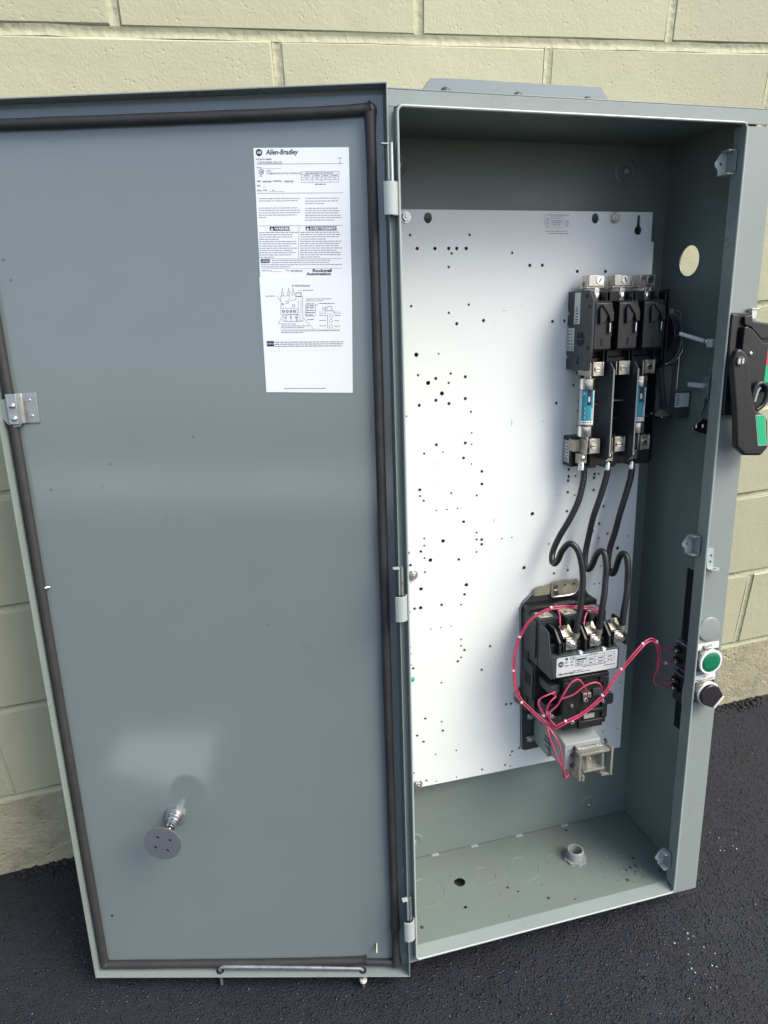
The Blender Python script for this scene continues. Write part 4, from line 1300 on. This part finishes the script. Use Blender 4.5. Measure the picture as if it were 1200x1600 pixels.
for x in (12.35, 14.05):
    b = MB(); b.cyl((x, 18.62, -2.62), .13, .22, 'whitep', n=12); part(b, 'indicator_post', ST, .02)
b = MB()                                                   # printed nameplate
zf = -2.44
b.prism(rrect(10.62, 15.08, 17.12, 18.50, .12, 4), -2.455, zf, 'silver')
zi = zf + .005
b.add([(10.93 + .20 * math.cos(R(a)), 18.02 + .20 * math.sin(R(a)), zi) for a in range(0, 360, 20)], [tuple(range(18))], 'ink')
text(b, 'AB', 10.93, 17.95, .14, 'silver', zi + .004, bold=.02, align='CENTER')
b.add([(11.33 + .10 * math.cos(R(a)), 18.34 + .10 * math.sin(R(a)), zi) for a in range(0, 360, 30)], [tuple(range(12))], 'ink')
text(b, 'CE', 11.58, 18.25, .20, 'ink', zi, bold=.03)
for y in (18.08, 17.86):
    words(b, 11.22, 11.48, y, .09, 'ink', zi); words(b, 11.62, 11.82, y, .09, 'ink', zi)
for y in (18.36, 17.72): quad(b, 11.98, 14.86, y - .012, y + .012, 'ink', zi)
for y in (18.20, 17.96): quad(b, 12.75, 14.86, y - .01, y + .01, 'ink', zi)
for x in (11.98, 12.75, 13.4, 14.1, 14.86): quad(b, x - .011, x + .011, 17.72, 18.36, 'ink', zi)
quad(b, 12.06, 12.72, 18.12, 18.24, 'ink', zi)
for y in (18.02, 17.9, 17.8): words(b, 12.05, 12.7, y, .07, 'ink', zi, fillp=.85)
for x in (12.85, 13.55, 14.25):
    words(b, x + .1, x + .5, 18.08, .1, 'ink', zi); words(b, x + .1, x + .45, 17.83, .09, 'ink', zi)
words(b, 13.0, 13.6, 18.44, .07, 'ink', zi); words(b, 12.5, 14.3, 17.62, .07, 'ink', zi)
text(b, 'Allen-Bradley', 10.72, 17.24, .14, 'ink', zi, bold=.05, shear=.25)
words(b, 11.78, 12.5, 17.40, .07, 'ink', zi); words(b, 11.78, 13.2, 17.28, .07, 'ink', zi); words(b, 14.1, 14.9, 17.46, .08, 'ink', zi)
part(b, 'nameplate', ST)
b = MB()                                                   # lower coil housing
b.box(11.32, 14.66, 12.95, 16.80, -5.598, -2.75, 'black')
b.box(11.32, 14.66, 16.55, 16.80, -2.748, -2.62, 'black')
b.box(11.32, 12.45, 12.95, 16.5, -2.748, -2.62, 'black')
b.box(14.25, 14.66, 13.4, 16.5, -2.748, -2.60, 'black')
b.box(12.46, 14.24, 14.0, 14.25, -2.748, -2.5, 'black'); b.box(12.46, 14.24, 12.95, 13.5, -2.748, -2.45, 'black')
b.prism([(14.67, 14.25), (15.1, 14.25), (15.2, 14.4), (15.2, 14.95), (15.0, 15.15), (14.67, 15.15)], -3.6, -2.75, 'black')
b.box(10.22, 11.31, 13.3, 16.95, -5.598, -4.6, 'black')
b.box(10.14, 10.21, 14.2, 16.8, -6.3, -4.8, 'dkgrey'); b.box(10.5, 11.3, 15.6, 16.2, -4.598, -3.0, 'dkgrey'); b.box(10.4, 11.3, 13.6, 14.6, -4.598, -3.4, 'black')
for z in (-5.9, -5.6, -5.3): b.box(10.08, 10.139, 15.2, 16.0, z, z + .16, 'black')
part(b, 'coil_housing', ST, .03)
for x, y, r_, m_ in ((12.96, 15.0, .19, 'bright'), (11.95, 14.72, .13, 'bright'), (14.30, 14.66, .14, 'bright'), (10.75, 15.6, .12, 'bright'), (11.0, 15.45, .12, 'zinc'), (12.05, 13.5, .17, 'bright'), (10.65, 13.95, .16, 'zinc'), (10.95, 13.75, .16, 'bright')):
    b = MB(); b.lathe((x, y, -2.75 if x > 11.3 else -3.4), [(r_ * 1.1, 0), (r_, .20), (r_ * .7, .26)], m_, n=16); b.box(x - .02, x + .02, y - r_ * .7, y + r_ * .7, -2.49 if x > 11.3 else -3.14, -2.48 if x > 11.3 else -3.13, 'void'); part(b, 'terminal_screw', ST)
for x, y in ((11.88, 16.36), (14.20, 16.34)):
    b = MB(); b.lathe((x, y, -2.62), [(.24, .0), (.24, .012), (.17, .013)], 'void', n=20); part(b, 'bolt_hole', ST)
b = MB(); b.box(12.75, 13.35, 15.15, 15.5, -2.748, -2.55, 'tin'); part(b, 'terminal_tag', ST, .02)
b = MB(); b.box(12.9, 13.7, 13.55, 13.95, -2.748, -2.60, 'pale_grey'); part(b, 'terminal_tag', ST, .02)
b = MB(); b.box(13.5, 14.2, 15.2, 15.7, -2.748, -2.60, 'dkgrey'); part(b, 'terminal_tag', ST, .02)
b = MB()
plate(b, [[(9.72, 13.25), (10.3, 12.7), (10.42, 12.9), (10.42, 14.2), (10.1, 14.3), (9.75, 13.9)]], -6.785, -6.66, 'zinc')
FT = part(b, 'foot', ST, .02)
b = MB(); b.cyl((9.98, 13.62, -6.655), .22, .05, 'zinc', n=20); b.cyl((9.98, 13.62, -6.605), .17, .14, 'bright', n=6); sub(b, 'screw', FT, .02)
for y in (11.83, 9.98):
    b = MB(); b.box(10.72, 11.35, y - .18, y + .2, -6.655, -6.5, 'zinc')
    FT = part(b, 'foot', ST, .03)
    b = MB(); b.cyl((10.95, y, -6.497), .17, .14, 'bright', n=14); sub(b, 'screw', FT, .02)

# ------------------------------------------------------------------ grey overload relay with its clear terminal cover
RL = thing('overload_relay', 'light grey overload relay with a clear plastic terminal cover under the starter', 'relay', (12.9, 9.6, -6.6))
b = MB()
b.box(11.30, 14.25, 9.75, 12.55, -6.60, -4.42, 'relay')
b.prism([(9.95, -4.418), (12.34, -4.418), (12.34, -4.1), (11.92, -2.45), (9.98, -2.45)], 11.50, 14.20, 'relay', 'yz')
b.box(11.45, 14.30, 12.36, 12.62, -4.7, -4.30, 'relay')
part(b, 'housing', RL, .04)
b = MB()
for y, z0_, z1_ in ((11.2, -4.9, -4.3), (10.9, -5.0, -4.2), (10.5, -4.8, -4.2), (11.9, -5.5, -5.2)):
    b.box(11.285, 11.298, y - .05, y + .05, z0_, z1_, 'void')
part(b, 'vent_slot', RL)
b = MB()
b.box(12.65, 13.9, 11.55, 11.59, -2.447, -2.43, 'dkgrey'); b.box(13.86, 13.9, 11.3, 11.55, -2.447, -2.43, 'dkgrey'); b.box(13.3, 13.9, 11.27, 11.30, -2.447, -2.43, 'dkgrey')
b.box(11.7, 12.3, 11.42, 11.45, -2.447, -2.43, 'dkgrey')
part(b, 'front_groove', RL)
b = MB()                                                   # clear cover: U frame with pegs
b.box(12.12, 12.30, 9.55, 11.55, -2.42, -1.60, 'clear'); b.box(14.50, 14.68, 9.55, 11.70, -2.42, -1.60, 'clear')
b.box(12.31, 14.49, 11.35, 11.55, -2.42, -1.70, 'clear'); b.box(12.31, 14.49, 9.85, 11.34, -2.40, -2.32, 'clear')
b.box(12.55, 14.2, 10.0, 10.15, -2.31, -1.75, 'clear'); b.box(12.7, 12.85, 10.16, 11.2, -2.31, -1.75, 'clear'); b.box(13.9, 14.05, 10.16, 11.2, -2.31, -1.75, 'clear')
b.box(12.45, 12.6, 9.45, 9.85, -2.40, -1.65, 'clear'); b.box(13.9, 14.49, 9.55, 9.70, -2.40, -1.65, 'clear')
part(b, 'terminal_cover', RL, .02)
for x, y in ((12.2, 11.62), (14.55, 11.76), (12.0, 11.1), (14.1, 10.1), (12.0, 10.3), (13.3, 10.6)):
    b = MB(); b.lathe((x, y, -2.45), [(.12, 0), (.12, .2), (.07, .26)], 'dkgrey' if x != 13.3 else 'brass', n=14); part(b, 'screw', RL)

# ================================================================== red control wires
def tie_at(mb, p, q, r_=.105):
    p, q = Vector(p), Vector(q)
    t_ = (q - p).normalized()
    mb.tube([p - t_ * .06, p + t_ * .06], r_, 'tie', 10, smooth=0)
def wire(label, pts, ties=(), r_=.052):
    Wr = thing('control_wire', label, 'wire', pts[0], 'red control wires')
    pts = [pts[0]] + [tuple(c + random.uniform(-.022, .022) for c in q) for q in pts[1:-1]] + [pts[-1]]
    b = MB(); b.tube(pts, r_, 'red', 8, smooth=7); part(b, 'jacket', Wr)
    P_ = spline(pts, 7)
    for c in ties:
        i = min(range(len(P_)), key=lambda k: (P_[k] - Vector(c)).length)
        b = MB(); tie_at(b, P_[i], P_[min(i + 1, len(P_) - 1)] if i + 1 < len(P_) else P_[i] + (P_[i] - P_[i - 1])); part(b, 'marker_band', Wr)
LOOP = [(14.27,20.68,-3.60),(13.72,21.08,-3.60),(12.67,21.32,-3.60),(11.59,21.47,-3.60),(10.76,21.49,-3.60),(9.96,21.16,-3.80),(9.34,20.58,-4.00),(8.91,19.64,-4.20),(8.61,18.58,-4.30),(8.50,17.09,-4.30),(8.57,15.85,-4.10),(8.82,15.10,-3.90),(9.06,14.79,-3.70),(9.62,14.21,-3.10),(10.17,13.64,-2.50)]
RUN = [(10.35,13.59,-2.30),(10.61,13.70,-2.10),(11.18,14.10,-1.90),(12.18,14.54,-1.80),(13.13,15.22,-1.70),(13.76,15.77,-1.70),(14.36,16.69,-1.70),(14.98,17.38,-1.70),(15.78,18.27,-1.70),(16.52,18.88,-1.80),(17.01,19.08,-1.90),(17.43,18.98,-2.00),(17.91,18.44,-2.20),(18.27,17.63,-2.40),(18.32,16.71,-2.50)]
def off(pts, dx, dy, dz=0):
    return [(x + dx, y + dy, z + dz) for x, y, z in pts]
def side(pts, s):
    """shift a wire sideways in the picture plane so that two run as a pair"""
    out = []
    for i, p_ in enumerate(pts):
        a, c = Vector(pts[max(i - 1, 0)]), Vector(pts[min(i + 1, len(pts) - 1)])
        t_ = (c - a)
        n_ = Vector((-t_.y, t_.x, 0))
        n_ = n_.normalized() if n_.length else Vector((0, 1, 0))
        out.append(tuple(Vector(p_) + n_ * s))
    return out
wire('red wire on the outside of the big loop left of the starter', side(LOOP, -.07) , [(10.76, 21.49, -3.6), (8.87, 19.42, -4.2), (8.5, 17.09, -4.3), (9.01, 15.01, -3.75), (10.15, 13.68, -2.45)])
wire('red wire on the inside of the big loop left of the starter', side(LOOP, .065)[:1] + side(LOOP, .065)[1:-1] + [(10.22, 13.72, -2.4)])
wire('upper red wire of the pair rising right from the starter to the push buttons', side(RUN, .085) + [(18.16,15.96,-2.60),(18.34,15.25,-2.70),(18.82,14.97,-2.70),(20.26,14.67,-2.80)],
     [(11.10, 14.33, -1.85), (13.66, 15.74, -1.7), (14.98, 17.38, -1.7), (16.52, 18.88, -1.8), (17.67, 18.71, -2.1)])
wire('lower red wire of the pair rising right from the starter to the push buttons', side(RUN, -.085)[:-1] + [(18.30,16.68,-2.50),(18.57,15.90,-2.60),(18.99,15.38,-2.70),(19.70,15.16,-2.80),(20.10,15.24,-2.80)])
wire('short red lead branching off to the topmost push button contact', [(17.70,18.70,-2.00),(18.25,18.20,-2.30),(19.16,17.77,-2.60),(20.20,17.52,-2.80)])
wire('short red lead with a pale band to the second push button contact', [(18.20,17.5,-2.40),(18.71,16.84,-2.50),(19.30,16.79,-2.60),(20.32,16.72,-2.80)], [(18.92, 16.81, -2.5)])
wire('red wire making the leftmost bend at the coil terminals', [(10.35,13.59,-2.30),(9.76,14.47,-2.20),(9.61,14.83,-2.20),(9.26,15.64,-2.20),(9.43,15.98,-2.20),(9.78,16.16,-2.10),(10.38,16.23,-2.20),(10.75,15.85,-2.9)], [(9.77, 14.71, -2.2)])
wire('short red wire running straight up to the coil terminals', [(10.48,13.77,-2.20),(9.88,14.60,-2.10),(9.78,14.95,-2.10),(9.93,15.54,-2.00),(10.15,15.83,-2.00),(10.49,15.93,-2.20),(10.8,15.65,-3.0)])
wire('red wire with the tallest hump in front of the coil housing', [(10.52,13.77,-2.10),(9.92,14.75,-2.00),(10.48,15.45,-1.90),(10.81,16.24,-1.80),(11.37,16.97,-1.80),(11.87,17.09,-1.80),(12.33,16.56,-1.90),(12.90,15.64,-2.30),(12.96,15.1,-2.45)])
wire('red wire with a long low arc across the coil housing', [(10.76,15.71,-2.10),(11.55,16.10,-1.80),(12.26,16.59,-1.70),(12.99,16.74,-1.70),(13.49,16.46,-1.80),(13.98,15.60,-2.20),(14.1,14.9,-2.5)])
wire('left red wire of the two hanging down beside the grey relay', [(10.07,13.72,-2.40),(10.02,13.21,-2.00),(10.27,12.36,-1.90),(10.69,11.30,-1.90),(11.16,10.40,-2.00),(11.40,9.56,-2.20),(11.75,9.61,-2.30),(12.25,9.67,-2.50)])
wire('right red wire of the two hanging down beside the grey relay', [(10.11,13.68,-2.30),(10.38,13.20,-1.90),(10.68,12.44,-1.80),(10.97,11.39,-1.90),(11.21,10.39,-2.00),(11.44,9.67,-2.10),(11.84,9.75,-2.30),(12.24,9.77,-2.50)])
wire('short red lead dropping from the loop to the left load terminal', [(11.23,21.34,-3.60),(11.27,21.01,-3.40),(11.12,20.57,-3.10),(11.24,20.16,-3.20)])
wire('short red lead dropping from the loop to the middle load terminal', [(13.36,20.86,-3.60),(13.11,20.56,-3.40),(12.95,20.19,-3.20)])

# ================================================================== pilot devices on the side flange
FZ = -.388
PB = thing('push_button', 'green push button with pale bezel on the side flange', 'push button', (20.15, 18.0, FZ))
ax_, ay_ = 20.20, 18.00
b = MB(); b.box(19.42, 21.18, 18.62, 19.08, FZ, FZ + .04, 'whitep'); b.box(19.42, 21.15, 17.1, 18.61, FZ, FZ + .03, 'dkgrey')
text(b, 'START', 20.35, 18.78, .15, 'ink', FZ + .046, bold=.02, align='CENTER')
part(b, 'legend_plate', PB, .01)
b = MB(); b.lathe((ax_ + .08, ay_ - .06, FZ + .035), [(.84, 0), (.84, .08), (.78, .1), (.78, .20), (.84, .22), (.84, .34), (.80, .38)], 'tin', n=36); part(b, 'bezel', PB)
b = MB(); b.lathe((ax_ + .08, ay_ - .06, FZ + .41), [(.82, 0), (.86, .03), (.86, .09), (.82, .13), (.70, .13), (.68, .08)], 'whitep', n=40); part(b, 'bezel_ring', PB)
b = MB(); b.lathe((ax_ + .08, ay_ - .06, FZ + .45), [(.66, 0), (.66, .10), (.62, .125), (.40, .14), (.1, .145)], 'green', n=40); part(b, 'button', PB)
b = MB(); b.box(ax_ - .2, ax_ + .05, ay_ + .72, ay_ + .98, FZ + .05, FZ + .45, 'bright'); part(b, 'locating_tab', PB, .03)
b = MB()
b.box(20.05, 20.54, 16.35, 18.05, -2.95, -1.4, 'black'); b.box(19.85, 20.5, 16.6, 16.9, -3.0, -2.4, 'black'); b.box(19.85, 20.5, 17.4, 17.7, -3.0, -2.4, 'black'); b.box(20.0, 20.5, 16.2, 16.26, -3.1, -1.5, 'zinc'); b.box(20.0, 20.5, 18.1, 18.16, -3.1, -1.5, 'zinc')
CB = part(b, 'contact_block', PB, .03)
b = MB()
for y in (16.72, 17.52): b.cyl((19.83, y, -2.7), .11, .06, 'bright', 'x', 10); b.box(19.9, 20.4, y - .12, y + .12, -3.06, -3.01, 'tin')
sub(b, 'screw', CB)

SS = thing('selector_switch', 'dark selector knob with white pointer on the side flange below the green button', 'selector switch', (20.15, 15.7, FZ))
ax_, ay_ = 20.20, 15.68
b = MB(); b.box(19.42, 21.14, 16.34, 16.80, FZ, FZ + .04, 'whitep'); b.box(19.42, 21.12, 14.85, 16.33, FZ, FZ + .03, 'dkgrey')
text(b, 'HAND', 19.78, 16.40, .11, 'ink', FZ + .046, bold=.02, align='CENTER'); text(b, 'OFF', 20.28, 16.60, .11, 'ink', FZ + .046, bold=.02, align='CENTER'); text(b, 'AUTO', 20.82, 16.42, .11, 'ink', FZ + .046, bold=.02, align='CENTER')
part(b, 'legend_plate', SS, .01)
b = MB(); b.lathe((ax_ + .08, ay_, FZ + .035), [(.82, 0), (.82, .10), (.74, .12), (.74, .24), (.82, .26), (.82, .40), (.78, .44)], 'tin', n=36); part(b, 'bezel', SS)
b = MB(); b.lathe((ax_ + .08, ay_, FZ + .48), [(.80, 0), (.82, .03), (.82, .08), (.78, .10)], 'whitep', n=40); part(b, 'bezel_ring', SS)
KX = Matrix.Translation((ax_ + .08, ay_, 0)) @ Matrix.Rotation(R(-42), 4, 'Z')
b = MB()
kn = [(.74 * math.cos(R(a)), .74 * math.sin(R(a))) for a in range(62, 300, 14)] + [(.60, -.60), (.86, -.50), (.86, .50), (.60, .60)]
b.prism(kn, FZ + .585, FZ + .84, 'purple', xf=KX)
KN = part(b, 'knob', SS, .05)
b = MB(); b.box(.76, .90, -.50, .50, FZ + .62, FZ + .885, 'whitep', KX); sub(b, 'pointer', KN, .02)
b = MB()
b.box(20.05, 20.54, 13.75, 15.75, -2.95, -1.4, 'black'); b.box(19.85, 20.5, 14.5, 14.85, -3.0, -2.3, 'black'); b.box(19.85, 20.5, 15.05, 15.4, -3.0, -2.3, 'black'); b.box(19.98, 20.04, 13.9, 15.3, -1.9, -1.5, 'silver'); b.box(20.0, 20.5, 15.78, 15.84, -3.1, -1.5, 'zinc')
CB = part(b, 'contact_block', SS, .03)
b = MB()
for y in (14.66, 15.24): b.cyl((19.83, y, -2.7), .11, .06, 'bright', 'x', 10); b.box(19.9, 20.35, y - .12, y + .12, -3.06, -3.01, 'tin')
sub(b, 'screw', CB)

HP = thing('hole_plug', 'round grey hole plug on the side flange above the green button', 'hole plug', (20.27, 20.08, FZ))
b = MB(); b.lathe((20.27, 20.08, FZ), [(.80, 0), (.80, .08), (.76, .12), (.55, .145), (.2, .15)], 'plug', n=40); part(b, 'cap', HP)
b = MB(); b.cyl((20.27, 20.08, -.9), .3, .44, 'zinc', n=20); part(b, 'shank', HP)

# ================================================================== operating handle on the side flange
OH = thing('lever_operator', 'black lever operator with a green label mounted on the side flange', 'lever', (20.5, 34.0, FZ))
b = MB()
b.prism([(19.34, 33.95), (20.2, 33.90), (22.5, 34.4), (22.5, 39.0), (20.72, 39.28), (20.68, 39.70), (19.30, 39.75)], FZ + .002, -.02, 'black')
b.prism([(19.34, 34.0), (19.75, 34.0), (19.75, 39.6), (19.32, 39.65)], -.019, .16, 'black')
b.prism([(19.95, 36.0), (20.9, 35.2), (22.5, 35.2), (22.5, 37.9), (21.4, 38.0), (20.6, 38.75), (20.2, 38.95), (20.0, 38.9)], -.019, .42, 'black')
b.prism([(20.1, 39.5), (20.15, 39.05), (20.6, 38.9), (21.4, 38.2), (22.4, 38.3), (22.4, 38.95), (20.7, 39.2), (20.6, 39.6)], -.019, .22, 'black')
part(b, 'housing', OH, .05, 3)
b = MB(); b.box(20.75, 21.1, 39.35, 39.85, -.30, .0, 'zinc'); b.box(20.7, 21.25, 39.86, 39.93, -.34, .05, 'zinc'); part(b, 'latch_tab', OH, .02)
b = MB()
lev = [(18.96, 36.55), (19.30, 35.0), (19.48, 34.00), (19.74, 32.20), (20.39, 31.66), (21.57, 31.57), (22.01, 32.04), (21.75, 33.6), (21.55, 34.0), (21.24, 34.08), (20.85, 34.29), (20.55, 34.9), (20.38, 35.6), (20.17, 36.50), (20.05, 37.05), (19.83, 37.46), (19.40, 37.83), (19.10, 37.75), (18.95, 37.3)]
lev = [(x + .12, y - .05) for x, y in lev]
b.prism(lev, .44, .88, 'black')
LV = part(b, 'lever', OH, .14, 4)
b = MB(); b.prism([(20.98, 33.92), (21.56, 33.92), (21.93, 32.18), (21.40, 32.18)], .882, .895, 'glabel'); b.prism([(20.93, 33.97), (21.61, 33.97), (21.98, 32.12), (21.36, 32.12)], .8801, .8815, 'rim'); sub(b, 'green_label', LV)
b = MB(); b.lathe((19.48, 37.08, .88), [(.30, 0), (.30, .10), (.24, .12)], 'dkgrey', n=8); b.box(19.28, 19.42, 36.94, 37.22, 1.0, 1.004, 'zinc'); b.box(19.54, 19.66, 36.94, 37.22, 1.0, 1.004, 'zinc'); sub(b, 'pivot', LV, .02)
b = MB()
loop_ = [(20.75, 34.25, .6), (20.78, 34.8, .6), (20.95, 35.5, .6), (21.3, 35.75, .6), (21.72, 35.55, .6), (21.85, 35.05, .6), (21.65, 34.5, .6), (21.2, 34.2, .6)]
b.tube(loop_, .14, 'black', 10, smooth=5)
sub(b, 'padlock_loop', LV)
b = MB(); b.tube([(21.1, 34.7, .5), (21.25, 35.3, .5), (21.4, 35.5, .5)], .09, 'rim', 8); sub(b, 'padlock_slide', LV)
for x, y in ((20.55, 37.45), (20.55, 36.05)):
    b = MB(); b.lathe((x, y, .42), [(.12, 0), (.10, .06), (.05, .08)], 'zinc', n=12); part(b, 'rivet', OH)
b = MB(); b.box(21.70, 22.3, 36.75, 37.7, .421, .432, 'rlabel'); b.box(21.70, 22.3, 35.75, 36.74, .421, .432, 'glabel'); part(b, 'position_label', OH)

# ================================================================== linkage inside the right wall
LK = thing('handle_linkage', 'pale steel rod, tab and coil springs linking handle and switch inside the right wall', 'linkage', (20.3, 36, -3))
b = MB(); b.tube([(18.9, 38.72, -4.35), (20.25, 38.05, -2.75)], .13, 'whitep', 12, smooth=0); b.lathe((20.18, 38.0, -2.80), [(.16, 0), (.20, .08), (.16, .2)], 'bright', 'y', 14); b.box(20.1, 20.5, 37.75, 38.25, -2.7, -2.2, 'whitep'); part(b, 'drive_rod', LK, .01)
b = MB(); b.box(20.0, 20.35, 35.28, 35.58, -4.0, -2.6, 'whitep'); part(b, 'stop_tab', LK, .04)
b = MB(); b.prism([(35.95, -3.05), (36.0, -2.5), (34.6, -2.5), (34.9, -3.1)], 20.35, 20.5, 'grey', 'yz'); part(b, 'crank_arm', LK, .02)
part(coil(20.3, 36.9, -2.15, 20.3, 35.9, -2.45, .14, 9, .032, 'relay'), 'return_spring', LK)
mb_ = coil(20.3, 35.0, -2.65, 20.3, 33.9, -2.95, .16, 11, .032, 'relay')
mb_.tube([(20.3, 33.9, -2.95), (20.3, 33.6, -3.0), (20.3, 33.3, -2.9)], .032, 'relay', 6)
part(mb_, 'return_spring', LK)
b = MB()
b.prism([(33.35, -2.9), (32.72, -3.7), (32.45, -3.55), (32.36, -2.1), (33.2, -2.1)], 20.46, 20.53, 'black', 'yz')
b.tube([(20.4, 33.3, -2.9), (20.4, 32.74, -3.66), (20.4, 32.50, -3.56), (20.4, 32.36, -2.3)], .045, 'zinc', 8, smooth=0)
b.lathe((20.3, 32.75, -3.2), [(.10, 0), (.07, .2)], 'bright', 'y', 10); b.lathe((20.3, 32.85, -2.6), [(.10, 0), (.07, .2)], 'bright', 'y', 10)
part(b, 'spring_bracket', LK)

for o in list(bpy.data.objects):
    if '_at' in o:
        del o['_at']
